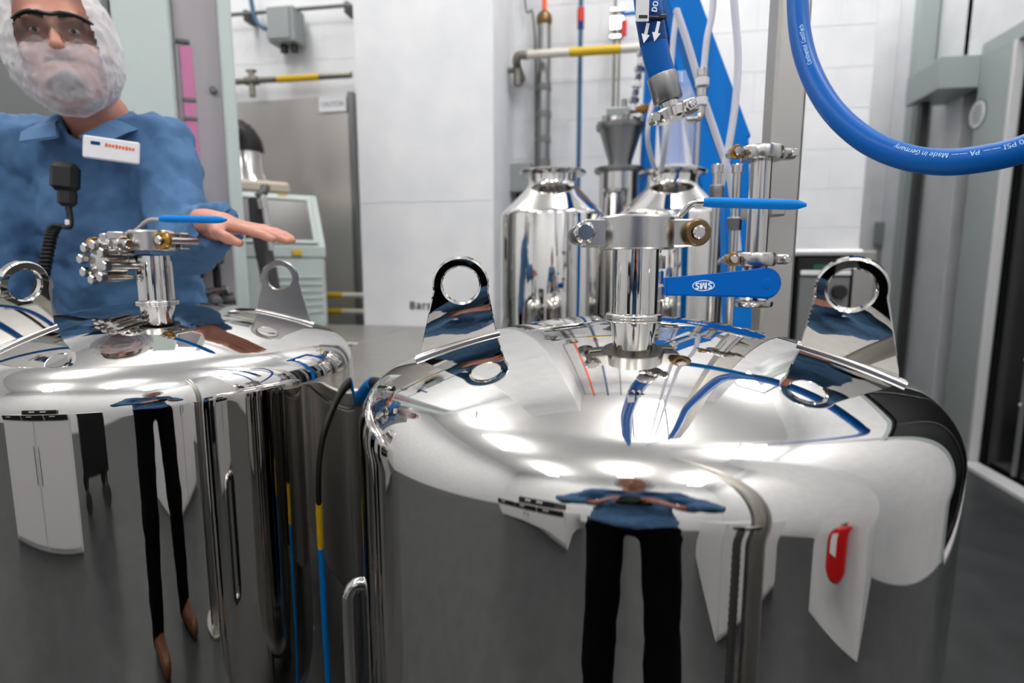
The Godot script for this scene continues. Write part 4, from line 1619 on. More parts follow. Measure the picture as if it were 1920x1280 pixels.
	s.rod(Vector3(-0.102, yk - 0.27, 0), Vector3(-0.102, yk - 0.32, 0), 0.014)
	obj("hanging_key", s, M.worn_brass, o)
	# light switch with conduit
	var sw := on_wall(1657, 438, -5.27)
	o = thing("light_switch", "grey light switch box on the far passage wall with conduit below", "switch", sw)
	s = Shape.new()
	s.box(Transform3D.IDENTITY, Vector3(0.135, 0.20, 0.05), 0.008)
	obj("back_box", s, M.box_grey, o)
	s = Shape.new()
	s.box(T(Vector3(0.02, 0.0, 0.028)), Vector3(0.05, 0.11, 0.012), 0.003)
	obj("rocker", s, M.white_plastic, o)
	s = Shape.new()
	s.rod(Vector3(0, -0.10, 0), Vector3(0, -1.3, 0), 0.014)
	obj("conduit", s, M.box_grey, o)
	# round sticker on the door frame
	var st := at(1833, 214, 1.0)
	var eye := Vector3(0, CH, 0)
	var dd := st - eye
	st = eye + dd * (2.163 / dd.x)
	o = thing("round_sticker", "oval white safety sticker with green rim on grey door frame", "sticker", st, PI / 2 * -1.0)
	s = Shape.new()
	s.rod(Vector3.ZERO, Vector3(0, 0, 0.001), 0.088, 40, 0.0003)
	obj("rim", s, M.green, o)
	s = Shape.new()
	s.rod(Vector3(0, 0, 0.001), Vector3(0, 0, 0.002), 0.080, 40, 0.0003)
	obj("face", s, M.paper, o)
	s = Shape.new()
	for k in 9:
		s.box(T(Vector3(0.0, 0.05 - 0.0125 * k, 0.0024)), Vector3(0.10 - 0.004 * absf(k - 4.0) * 2.0, 0.005, 0.0008), 0.0002)
	obj("print_lines", s, M.mid_grey, o)


# ---------------------------------------------------------------- what stands behind the camera and shows in the polished steel
func build_mirrored() -> void:
	var s := Shape.new()
	s.box(T(Vector3(1.90, CEIL / 2, 0.10)), Vector3(0.60, CEIL, 0.62), 0.004)
	struct("wall_column", s, M.white_paint, "white wall column carrying the red fire extinguisher, mirrored in vessel")
	var o := thing("fire_extinguisher", "red fire extinguisher on white column, mirrored in the vessel's flank", "extinguisher", Vector3(1.485, 0.30, 0.08))
	s = Shape.new()
	s.lathe(Transform3D.IDENTITY, [Vector2(0, 0), Vector2(0.09, 0), Vector2(0.10, 0.012), Vector2(0.10, 0.25), Vector2(0.085, 0.29), Vector2(0.035, 0.32), Vector2(0.025, 0.34), Vector2(0, 0.34)], 32)
	obj("cylinder", s, M.red, o)
	s = Shape.new()
	s.box(T(Vector3(-0.099, 0.14, 0)), Vector3(0.008, 0.11, 0.06), 0.003)
	obj("white_label", s, M.paper, o)
	s = Shape.new()
	s.rod(Vector3(0, 0.34, 0), Vector3(0, 0.38, 0), 0.02)
	s.box(T(Vector3(-0.02, 0.39, 0)), Vector3(0.14, 0.02, 0.03), 0.004)
	obj("valve_head", s, M.black_rubber, o)
	s = Shape.new()
	s.box(T(Vector3(0.106, 0.18, 0)), Vector3(0.018, 0.05, 0.06), 0.003)
	obj("wall_bracket", s, M.black_rubber, o)
	var specs := [
		["white storage cabinet with two doors, mirrored beside the photographer's legs", Vector3(1.10, 0, 1.10), 0.70, 0.95, 0.60],
		["white worktop cupboard with two doors, mirrored near vessel's flank", Vector3(-1.35, 0, 1.62), 1.20, 0.90, 0.60],
	]
	for q in specs:
		o = thing("storage_cabinet", q[0], "cabinet", q[1])
		s = Shape.new()
		s.box(T(Vector3(0, q[3] * 0.5, 0)), Vector3(q[2], q[3], q[4]), 0.008)
		obj("carcass", s, M.white_plastic, o)
		for e in [-1.0, 1.0]:
			s = Shape.new()
			var dh: float = q[3] * (0.62 if q[2] > 1.0 else 0.92)
			s.box(T(Vector3(e * q[2] * 0.245, dh * 0.5 + 0.03, -q[4] * 0.5 - 0.008)), Vector3(q[2] * 0.47, dh, 0.016), 0.003)
			var dr := obj("door", s, M.white_plastic, o)
			s = Shape.new()
			s.rod(Vector3(e * 0.04, dh * 0.55, -q[4] * 0.5 - 0.024), Vector3(e * 0.04, dh * 0.85, -q[4] * 0.5 - 0.024), 0.006)
			obj("handle", s, M.satin_steel, dr)
		if q[2] > 1.0:
			for e in 3:
				s = Shape.new()
				s.box(T(Vector3(-0.39 + 0.39 * e, 0.74, -q[4] * 0.5 - 0.022)), Vector3(0.37, 0.26, 0.014), 0.003)
				var fr := obj("drawer_front", s, M.black_rubber, o, "black drawer front")
				s = Shape.new()
				s.box(T(Vector3(-0.44 + 0.39 * e, 0.77, -q[4] * 0.5 - 0.031)), Vector3(0.09, 0.05, 0.004), 0.001)
				obj("paper_label", s, M.paper, fr)
	o = thing("bench_instrument", "black laboratory instrument on the white cupboard, mirrored in vessel lid rim", "instrument", Vector3(-1.25, 0.90, 1.60))
	s = Shape.new()
	s.box(T(Vector3(0, 0.16, 0)), Vector3(0.62, 0.32, 0.42), 0.02)
	obj("housing", s, M.black_rubber, o)
	s = Shape.new()
	for k in 2:
		s.box(T(Vector3(-0.12 + 0.2 * k, 0.2, -0.213)), Vector3(0.10, 0.09, 0.01), 0.003)
	obj("front_labels", s, M.paper, o)
	o = thing("tool_cart", "black tool cart with white top, mirrored in the vessel nearest the operator", "cart", Vector3(-0.35, 0, 1.95))
	s = Shape.new()
	s.box(T(Vector3(0, 0.50, 0)), Vector3(0.50, 0.62, 0.45), 0.01)
	obj("body", s, M.black_rubber, o)
	s = Shape.new()
	s.box(T(Vector3(0, 0.83, 0)), Vector3(0.56, 0.04, 0.5), 0.01)
	obj("top_tray", s, M.white_plastic, o)
	for e in [-0.2, 0.2]:
		for g in [-0.18, 0.18]:
			s = Shape.new()
			s.rod(Vector3(e, 0.06, g - 0.015), Vector3(e, 0.06, g + 0.015), 0.06, 24)
			s.rod(Vector3(e, 0.1, g), Vector3(e, 0.20, g), 0.015)
			obj("caster", s, M.dark_grey, o)
	# upright tube beside the camera, seen bent in the vessel's flank
	o = thing("upright_tube", "steel standpipe with ribbed hose, mirrored beside the photographer in both vessels", "standpipe", Vector3(0.36, 0, -0.12))
	s = Shape.new()
	s.rod(Vector3(0, 0.012, 0), Vector3(0, 2.75, 0), 0.030, 28)
	obj("tube", s, M.brushed_steel, o)
	s = Shape.new()
	s.rod(Vector3(0, 0, 0), Vector3(0, 0.014, 0), 0.10, 32)
	obj("foot_plate", s, M.brushed_steel, o)
	s = Shape.new()
	var rb := []
	var rw := []
	for k in 170:
		rb.append(Vector3(-0.058, 0.03 + k * 0.0055, 0.012))
		rw.append(0.011 + 0.0025 * (k % 2))
	s.tube(rb, rw, 14)
	obj("ribbed_hose", s, M.lead_steel, o)
	s = Shape.new()
	s.box(T(Vector3(-0.035, 0.96, 0.008)), Vector3(0.07, 0.03, 0.066), 0.004)
	obj("hose_clip", s, M.satin_steel, o)
	# blue hose hanging between the vessels and the bench
	o = thing("drain_hose", "blue and black hose with yellow sleeve hanging between two vessels and steel bench", "hose")
	var run := curve([at(655, 752, 1.40), at(676, 742, 1.33), cf(-0.30, 0.955, 1.24), cf(-0.235, 0.92, 1.14), cf(-0.20, 0.80, 1.06), cf(-0.20, 0.5, 1.05), cf(-0.20, 0.2, 1.05), cf(-0.17, 0.03, 1.0), cf(-0.05, 0.02, 1.2)], 10)
	for q in [["blue_cuff", 0, 19, M.grip_blue, 0.0155], ["black_section", 18, 44, M.black_rubber, 0.013], ["yellow_sleeve", 43, 47, M.yellow, 0.015], ["blue_section", 46, run.size(), M.grip_blue, 0.0135]]:
		s = Shape.new()
		s.tube(run.slice(q[1], q[2]), q[4], 16)
		obj(q[0], s, q[3], o)


# ---------------------------------------------------------------- bodies as smooth-joined fields, meshed as surface nets
class Field:
	var prims := []

	func cap(a: Vector3, b: Vector3, ra: float, rb: float, k := 0.03, sub := false) -> Field:
		prims.append([0, a, b, ra, rb, k, sub])
		return self

	func ell(c: Vector3, r: Vector3, k := 0.02, sub := false, turn := Basis.IDENTITY) -> Field:
		prims.append([1, c, r, turn.inverse(), 0.0, k, sub])
		return self

	func place(xf: Transform3D) -> Field:
		for p in prims:
			p[1] = xf * p[1]
			if p[0] == 0:
				p[2] = xf * p[2]
			else:
				p[3] = p[3] * xf.basis.inverse()
		return self

	func join(o: Field) -> Field:
		prims.append_array(o.prims)
		return self

	func net(s: Shape, cell: float, grow := 0.0, keep = null, bumps: FastNoiseLite = null, bump := 0.0) -> void:
		var lo := Vector3.INF
		var hi := -Vector3.INF
		var boxes := []
		for p in prims:
			var m: float = p[5] + 2.5 * cell + grow
			var a: Vector3
			var b: Vector3
			if p[0] == 0:
				var r := maxf(p[3], p[4]) + m
				a = (p[1] as Vector3).min(p[2]) - Vector3.ONE * r
				b = (p[1] as Vector3).max(p[2]) + Vector3.ONE * r
			else:
				var r := maxf(p[2].x, maxf(p[2].y, p[2].z)) + m
				a = p[1] - Vector3.ONE * r
				b = p[1] + Vector3.ONE * r
			boxes.append([a, b])
			if not p[6]:
				lo = lo.min(a)
				hi = hi.max(b)
		var nx := int((hi.x - lo.x) / cell) + 2
		var ny := int((hi.y - lo.y) / cell) + 2
		var nz := int((hi.z - lo.z) / cell) + 2
		var sy := nx
		var sz := nx * ny
		var f := PackedFloat32Array()
		f.resize(nx * ny * nz)
		f.fill(1.0)
		for q in prims.size():
			var p: Array = prims[q]
			var a: Vector3 = ((boxes[q][0] - lo) / cell).floor().max(Vector3.ZERO)
			var b: Vector3 = ((boxes[q][1] - lo) / cell).ceil().min(Vector3(nx - 1, ny - 1, nz - 1))
			var k: float = p[5]
			var capsule: bool = p[0] == 0
			var c1: Vector3 = p[1]
			var ab := Vector3.ZERO
			var l2 := 1.0
			var inv := Basis.IDENTITY
			var rr := Vector3.ONE
			var rmin := 1.0
			if capsule:
				ab = p[2] - p[1]
				l2 = maxf(ab.length_squared(), 1e-9)
			else:
				inv = p[3]
				rr = p[2] + Vector3.ONE * grow
				rmin = minf(rr.x, minf(rr.y, rr.z))
			for z in range(int(a.z), int(b.z) + 1):
				for y in range(int(a.y), int(b.y) + 1):
					var row := z * sz + y * sy
					var w := lo + Vector3(a.x, y, z) * cell
					for x in range(int(a.x), int(b.x) + 1):
						var d: float
						if capsule:
							var t := clampf((w - c1).dot(ab) / l2, 0.0, 1.0)
							d = (w - c1 - ab * t).length() - lerpf(p[3], p[4], t) - grow
						else:
							var e := inv * (w - c1)
							var q1 := (e / rr).length()
							d = (q1 - 1.0) * (rmin if q1 < 0.2 else e.length() / maxf(q1, 1e-6))
						w.x += cell
						var g := f[row + x]
						if p[6]:
							var h := clampf(0.5 - 0.5 * (g + d) / k, 0.0, 1.0)
							f[row + x] = lerpf(g, -d, h) + k * h * (1.0 - h)
						else:
							var h := clampf(0.5 + 0.5 * (g - d) / k, 0.0, 1.0)
							f[row + x] = lerpf(g, d, h) - k * h * (1.0 - h)
		var id := PackedInt32Array()
		id.resize(f.size())
		id.fill(-1)
		var off := [0, 1, sy, sy + 1, sz, sz + 1, sz + sy, sz + sy + 1]
		var first := s.v.size()
		for z in range(1, nz - 2):
			for y in range(1, ny - 2):
				for x in range(1, nx - 2):
					var i := z * sz + y * sy + x
					var neg := 0
					for o in off:
						if f[i + o] < 0.0:
							neg += 1
					if neg == 0 or neg == 8:
						continue
					var sum := Vector3.ZERO
					var cnt := 0
					for e in [[0, 1], [2, 3], [4, 5], [6, 7], [0, 2], [1, 3], [4, 6], [5, 7], [0, 4], [1, 5], [2, 6], [3, 7]]:
						var fa := f[i + off[e[0]]]
						var fb := f[i + off[e[1]]]
						if (fa < 0.0) != (fb < 0.0):
							var t := fa / (fa - fb)
							var pa := Vector3(e[0] & 1, (e[0] >> 1) & 1, e[0] >> 2)
							var pb := Vector3(e[1] & 1, (e[1] >> 1) & 1, e[1] >> 2)
							sum += pa.lerp(pb, t)
							cnt += 1
					var g := Vector3(f[i + 1] + f[i + 1 + sy] + f[i + 1 + sz] + f[i + 1 + sy + sz] - f[i] - f[i + sy] - f[i + sz] - f[i + sy + sz], f[i + sy] + f[i + 1 + sy] + f[i + sy + sz] + f[i + 1 + sy + sz] - f[i] - f[i + 1] - f[i + sz] - f[i + 1 + sz], f[i + sz] + f[i + 1 + sz] + f[i + sy + sz] + f[i + 1 + sy + sz] - f[i] - f[i + 1] - f[i + sy] - f[i + 1 + sy])
					var nn := g.normalized()
					var pos := lo + (Vector3(x, y, z) + sum / cnt) * cell
					if bumps:
						pos += nn * bumps.get_noise_3dv(pos) * bump
					id[i] = s.vert(pos, nn)
		for z in range(1, nz - 2):
			for y in range(1, ny - 2):
				for x in range(1, nx - 2):
					var i := z * sz + y * sy + x
					if id[i] < 0:
						continue
					var here := f[i] < 0.0
					for ax in 3:
						var o1: int = [1, sy, sz][ax]
						if here == (f[i + o1] < 0.0):
							continue
						var o2: int = [sy, sz, 1][ax]
						var o3: int = [sz, 1, sy][ax]
						var a := id[i]
						var b := id[i - o2]
						var c := id[i - o2 - o3]
						var d := id[i - o3]
						if a < 0 or b < 0 or c < 0 or d < 0:
							continue
						if keep != null and not keep.call((s.v[a] + s.v[c]) * 0.5):
							continue
						s.face(a, b, c)
						s.face(a, c, d)
		if bumps:
			for k in range(first, s.n.size()):
				s.n[k] = Vector3.ZERO
			for k in range(0, s.ix.size(), 3):
				var a := s.ix[k]
				if a < first:
					continue
				var g := (s.v[s.ix[k + 2]] - s.v[a]).cross(s.v[s.ix[k + 1]] - s.v[a])
				for j in 3:
					s.n[s.ix[k + j]] += g
			for k in range(first, s.n.size()):
				s.n[k] = s.n[k].normalized() if s.n[k].length() > 0.0 else Vector3.UP


# head in its own axes: looks along +z, up is +y, the eyes lie at the height of y = 0.012
func head_field() -> Field:
	var h := Field.new()
	h.ell(Vector3(0, 0.035, -0.012), Vector3(0.076, 0.098, 0.096), 0.02)
	h.ell(Vector3(0, -0.045, 0.022), Vector3(0.060, 0.070, 0.068), 0.03)
	h.ell(Vector3(0, -0.092, 0.068), Vector3(0.026, 0.020, 0.020), 0.025)
	h.cap(Vector3(-0.036, 0.034, 0.074), Vector3(0.036, 0.034, 0.074), 0.013, 0.013, 0.02)
	for s in [-1.0, 1.0]:
		h.ell(Vector3(0.040 * s, -0.022, 0.060), Vector3(0.022, 0.022, 0.022), 0.02)
		h.ell(Vector3(0.031 * s, 0.012, 0.101), Vector3(0.020, 0.014, 0.018), 0.012, true)
		h.ell(Vector3(0.078 * s, 0.0, -0.008), Vector3(0.010, 0.031, 0.019), 0.006)
	h.cap(Vector3(0, 0.022, 0.082), Vector3(0, -0.022, 0.105), 0.007, 0.0115, 0.012)
	h.cap(Vector3(-0.012, -0.027, 0.092), Vector3(0.012, -0.027, 0.092), 0.008, 0.008, 0.008)
	h.cap(Vector3(-0.019, -0.053, 0.083), Vector3(0.019, -0.053, 0.083), 0.006, 0.006, 0.006)
	h.cap(Vector3(-0.016, -0.064, 0.082), Vector3(0.016, -0.064, 0.082), 0.007, 0.007, 0.006)
	h.cap(Vector3(-0.022, -0.0585, 0.093), Vector3(0.022, -0.0585, 0.093), 0.002, 0.002, 0.004, true)
	return h


# hand in its own axes: fingers along +x, back of the hand up (+y), thumb on the +z side; curl in radians per knuckle
func hand_field(curl: float, thumb_out: float) -> Field:
	var h := Field.new()
	h.cap(Vector3(-0.05, 0, 0), Vector3(0.005, 0, 0), 0.026, 0.024, 0.02)
	for k in 4:
		var z := 0.030 - 0.020 * k
		var root := Vector3(0.088 - 0.004 * absf(k - 1.0), 0.002, z)
		h.cap(Vector3(0.008, 0, z * 0.55), root, 0.0135, 0.0105, 0.012)
		var l: float = [0.040, 0.045, 0.042, 0.033][k]
		var p := root
		var a := -0.05
		for j in 3:
			var d := Vector3(cos(a), sin(a), (0.06 - 0.04 * k) * 0.6).normalized()
			var q: Vector3 = p + d * l * [1.0, 0.62, 0.5][j]
			h.cap(p, q, [0.0100, 0.0090, 0.0080][j], [0.0090, 0.0082, 0.0068][j], 0.004)
			p = q
			a -= curl * [1.0, 0.9, 0.7][j]
	var t0 := Vector3(0.015, -0.004, 0.022)
	var t1 := Vector3(0.050, -0.012, 0.044 + 0.014 * thumb_out)
	var t2 := t1 + Vector3(0.030, -0.006 - 0.012 * curl, 0.010 * thumb_out - 0.004)
	var t3 := t2 + Vector3(0.024, -0.004 - 0.012 * curl, -0.004)
	h.cap(t0, t1, 0.0165, 0.0125, 0.012)
	h.cap(t1, t2, 0.0115, 0.0098, 0.004)
	h.cap(t2, t3, 0.0098, 0.0075, 0.004)
	return h


# joints: neck, chest, waist, hips, then per side shoulder, elbow, wrist, hip, knee, ankle, toe; hand frames and the head frame come as transforms
func person(label: String, j: Dictionary, head_xf: Transform3D, hands: Array, beard_net: bool) -> Node3D:
	var base: Vector3 = (j.ankle[0] + j.ankle[1]) * 0.5
	base.y = 0.0
	var o := thing("person", label, "person", base)
	var inv := Transform3D(Basis.IDENTITY, -base)
	var body := Shape.new()
	var torso := Field.new()
	var across: Vector3 = (j.shoulder[1] - j.shoulder[0]).normalized()
	var turn := Basis(across, Vector3.UP, across.cross(Vector3.UP).normalized()).orthonormalized()
	torso.ell(j.chest, Vector3(0.165, 0.17, 0.105), 0.06, false, turn)
	torso.ell(j.waist, Vector3(0.150, 0.15, 0.098), 0.07, false, turn)
	torso.ell(j.hips, Vector3(0.165, 0.13, 0.108), 0.06, false, turn)
	torso.cap(j.chest + Vector3(0, 0.10, 0), j.neck + Vector3(0, 0.01, 0), 0.085, 0.058, 0.05)
	var bare := Field.new().join(torso)
	bare.cap(j.neck, head_xf * Vector3(0, -0.055, -0.022), 0.056, 0.052, 0.03)
	for s in 2:
		bare.cap(j.shoulder[s], j.elbow[s], 0.050, 0.040, 0.03)
		bare.cap(j.elbow[s], j.wrist[s], 0.039, 0.026, 0.02)
		bare.cap(j.hip[s], j.knee[s], 0.080, 0.056, 0.04)
		bare.cap(j.knee[s], j.ankle[s], 0.053, 0.038, 0.03)
	bare.place(inv)
	bare.net(body, 0.014)
	head_field().place(inv * head_xf).net(body, 0.0042)
	for s in 2:
		hand_field(hands[s][1], hands[s][2]).place(inv * hands[s][0]).net(body, 0.0034)
	obj("body", body, M.skin, o)

	var folds := FastNoiseLite.new()
	folds.seed = 21
	folds.frequency = 9.0
	folds.fractal_octaves = 3
	var shirt := Field.new()
	shirt.ell(j.chest, Vector3(0.190, 0.19, 0.130), 0.06, false, turn)
	shirt.ell(j.waist, Vector3(0.180, 0.17, 0.125), 0.07, false, turn)
	shirt.ell(j.hips + Vector3(0, 0.04, 0), Vector3(0.190, 0.12, 0.135), 0.06, false, turn)
	shirt.cap(j.chest + Vector3(0, 0.10, 0), j.neck + Vector3(0, -0.025, 0), 0.10, 0.070, 0.05)
	for s in 2:
		shirt.cap(j.neck + Vector3(0, -0.05, 0), j.shoulder[s], 0.058, 0.066, 0.05)
		shirt.cap(j.shoulder[s], j.elbow[s], 0.070, 0.062, 0.03)
		shirt.cap(j.elbow[s], j.wrist[s].lerp(j.elbow[s], 0.10), 0.062, 0.047, 0.03)
		shirt.cap(j.wrist[s].lerp(j.elbow[s], 0.02), j.wrist[s].lerp(j.elbow[s], -0.6), 0.048, 0.05, 0.006, true)
	var ahead := across.cross(Vector3.UP).normalized() * -1.0
	if ahead.dot(head_xf.basis.z) < 0.0:
		ahead = -ahead
	shirt.cap(j.neck + Vector3(0, -0.02, 0) + ahead * 0.02, j.neck + Vector3(0, 0.12, 0), 0.062, 0.075, 0.012, true)
	shirt.cap(j.neck + Vector3(0, -0.01, 0) + ahead * 0.075, j.neck + Vector3(0, -0.085, 0) + ahead * 0.13, 0.052, 0.010, 0.01, true)
	shirt.place(inv)
	var ss := Shape.new()
	shirt.net(ss, 0.0115, 0.0, null, folds, 0.024)
	obj("shirt", ss, M.shirt_blue, o, "blue work shirt with an open collar")

	var tr := Field.new()
	tr.ell(j.hips + Vector3(0, -0.03, 0), Vector3(0.178, 0.13, 0.122), 0.05, false, turn)
	for s in 2:
		tr.cap(j.hip[s], j.knee[s], 0.094, 0.074, 0.03)
		tr.cap(j.knee[s], j.ankle[s] + Vector3(0, -0.03, 0), 0.074, 0.060, 0.03)
	tr.place(inv)
	var ts := Shape.new()
	tr.net(ts, 0.015, 0.0, null, folds, 0.010)
	obj("trousers", ts, M.trousers_black, o, "black trousers")
	for s in 2:
		var sf := Field.new()
		var a: Vector3 = j.ankle[s]
		sf.cap(Vector3(a.x, 0.055, a.z), Vector3(a.x, 0.045, a.z) + ahead * 0.15, 0.052, 0.042, 0.02)
		sf.cap(Vector3(a.x, 0.055, a.z), a + Vector3(0, 0.05, 0), 0.05, 0.05, 0.02)
		sf.place(inv)
		var bs := Shape.new()
		sf.net(bs, 0.012)
		obj("boot", bs, M.brown_leather, o)

	var hl := inv * head_xf
	var pleats := FastNoiseLite.new()
	pleats.seed = 4
	pleats.frequency = 30.0
	var cap_net := Field.new()
	cap_net.ell(Vector3(0, 0.040, -0.015), Vector3(0.102, 0.115, 0.116), 0.02)
	cap_net.ell(Vector3(0, -0.025, -0.025), Vector3(0.100, 0.095, 0.100), 0.04)
	cap_net.place(hl)
	var ns := Shape.new()
	var back := hl.affine_inverse()
	cap_net.net(ns, 0.0045, 0.0, func(p: Vector3) -> bool:
		var q := back * p
		return not (q.z > 0.02 and absf(q.x) < 0.066 - 0.12 * maxf(0.0, q.y) and q.y < 0.090) and q.y > -0.115, pleats, 0.006)
	obj("hair_net", ns, M.net_white, o, "white gathered hair net")
	if beard_net:
		var bn := Field.new()
		bn.ell(Vector3(0, -0.045, 0.018), Vector3(0.083, 0.083, 0.088), 0.03)
		bn.ell(Vector3(0, -0.102, 0.055), Vector3(0.045, 0.038, 0.042), 0.04)
		bn.place(hl)
		var bs := Shape.new()
		bn.net(bs, 0.0042, 0.0, func(p: Vector3) -> bool:
			var q := back * p
			return q.y < -0.034 + 0.62 * absf(q.x - 0.004) + (0.012 if q.z > 0.08 else 0.0) and q.z > -0.05, pleats, 0.006)
		var bd := Field.new()
		bd.ell(Vector3(0, -0.088, 0.066), Vector3(0.034, 0.027, 0.029), 0.015)
		bd.cap(Vector3(-0.022, -0.045, 0.086), Vector3(0.022, -0.045, 0.086), 0.006, 0.006, 0.008)
		bd.ell(Vector3(0, -0.074, 0.086), Vector3(0.012, 0.010, 0.008), 0.008)
		bd.place(hl)
		var ds := Shape.new()
		bd.net(ds, 0.004, 0.0, null, pleats, 0.004)
		obj("beard", ds, M.hair_dark, o, "dark goatee under the net")
		obj("beard_net", bs, M.beard_net, o, "sheer white beard net")
		var ro := Shape.new()
		for s in [-1.0, 1.0]:
			ro.ball(Vector3(0.031 * s, 0.012, 0.0745), Vector3(0.0100, 0.0058, 0.0100), 12)
		for k in ro.v.size():
			ro.v[k] = hl * ro.v[k]
			ro.n[k] = hl.basis * ro.n[k]
		obj("eyes", ro, M.eye_white, o)
		var iris := Shape.new()
		for s in [-1.0, 1.0]:
			iris.ball(hl * Vector3(0.031 * s, 0.012, 0.0815), Vector3(0.0048, 0.0048, 0.0048), 10)
		obj("irises", iris, M.hair_dark, o)
		var brow := Shape.new()
		for s in [-1.0, 1.0]:
			brow.tube([hl * Vector3(0.012 * s, 0.034, 0.093), hl * Vector3(0.03 * s, 0.040, 0.089), hl * Vector3(0.052 * s, 0.034, 0.073)], [0.003, 0.0042, 0.002], 6)
		obj("eyebrows", brow, M.hair_dark, o)
		var gl := Node3D.new()
		gl.name = "safety_glasses"
		o.add_child(gl, true)
		gl.set_meta("label", "smoky safety glasses with a black brow bar")
		var rim := []
		for k in 25:
			var a := -1.35 + 2.7 * k / 24.0
			var dip := 0.007 * exp(-pow(a / 0.22, 2.0))
			rim.append(hl * Vector3(0.074 * sin(a), 0.036 - dip - 0.010 * pow(absf(a) / 1.35, 3.0), 0.022 + 0.092 * cos(a)))
		var rs := Shape.new()
		rs.tube(rim, 0.0042, 8)
		for s in [0, 24]:
			var e: Vector3 = back * rim[s]
			rs.tube([rim[s], hl * Vector3(e.x * 1.03, 0.02, -0.03)], 0.003, 8)
		obj("brow_bar", rs, M.black_gloss, gl)
		var ls := Shape.new()
		var f := ls.v.size()
		for k in 25:
			var a := -1.3 + 2.6 * k / 24.0
			for r in 5:
				var t := r / 4.0
				var nose := 0.028 * exp(-pow(a / 0.16, 2.0)) * t
				var y := lerpf(0.034, -0.020 + 0.022 * pow(absf(a) / 1.3, 2.0), t) + nose
				ls.vert(hl * Vector3(0.073 * sin(a), y, 0.022 + 0.091 * cos(a) - 0.006 * t), hl.basis * Vector3(sin(a), 0, cos(a)))
		for k in 24:
			for r in 4:
				var q := f + k * 5 + r
				ls.face(q, q + 1, q + 5)
				ls.face(q + 1, q + 6, q + 5)
		obj("lens", ls, M.lens_smoke, gl)
	var collar := Shape.new()
	var nk: Vector3 = inv * j.neck
	for s in [-1.0, 1.0]:
		var side: Vector3 = turn.x * s
		var a0 := nk - ahead * 0.066 + Vector3(0, 0.030, 0)
		var a1 := nk + side * 0.074 + Vector3(0, 0.022, 0)
		var a2 := nk + side * 0.050 + ahead * 0.075 + Vector3(0, -0.022, 0)
		var a3 := nk + side * 0.022 + ahead * 0.118 + Vector3(0, -0.058, 0)
		var b3 := nk + side * 0.088 + ahead * 0.132 + Vector3(0, -0.072, 0)
		var b2 := nk + side * 0.108 + ahead * 0.095 + Vector3(0, -0.046, 0)
		var b1 := nk + side * 0.122 + ahead * 0.01 + Vector3(0, -0.012, 0)
		var b0 := nk - ahead * 0.108 + Vector3(0, -0.012, 0)
		var up := [a0, a1, a2, a3]
		var dn := [b0, b1, b2, b3]
		for k in 3:
			var nn: Vector3 = (dn[k] + up[k] - nk * 2.0).normalized() + Vector3.UP
			collar.flat([up[k], up[k + 1], dn[k + 1], dn[k]], nn)
			var t := nn.normalized() * -0.005
			collar.flat([up[k] + t, up[k + 1] + t, dn[k + 1] + t, dn[k] + t], -nn)
			collar.flat([dn[k], dn[k + 1], dn[k + 1] + t, dn[k] + t], Vector3.DOWN)
		collar.flat([a3, b3, b3 + Vector3(0, -0.005, -0.002), a3 + Vector3(0, -0.005, -0.002)], ahead)
	obj("collar", collar, M.collar_blue, o)
	return o


func aim(from: Vector3, to: Vector3, up: Vector3) -> Transform3D:
	var x := (to - from).normalized()
	var z := x.cross(up).normalized()
	return Transform3D(Basis(x, z.cross(x), z), from)


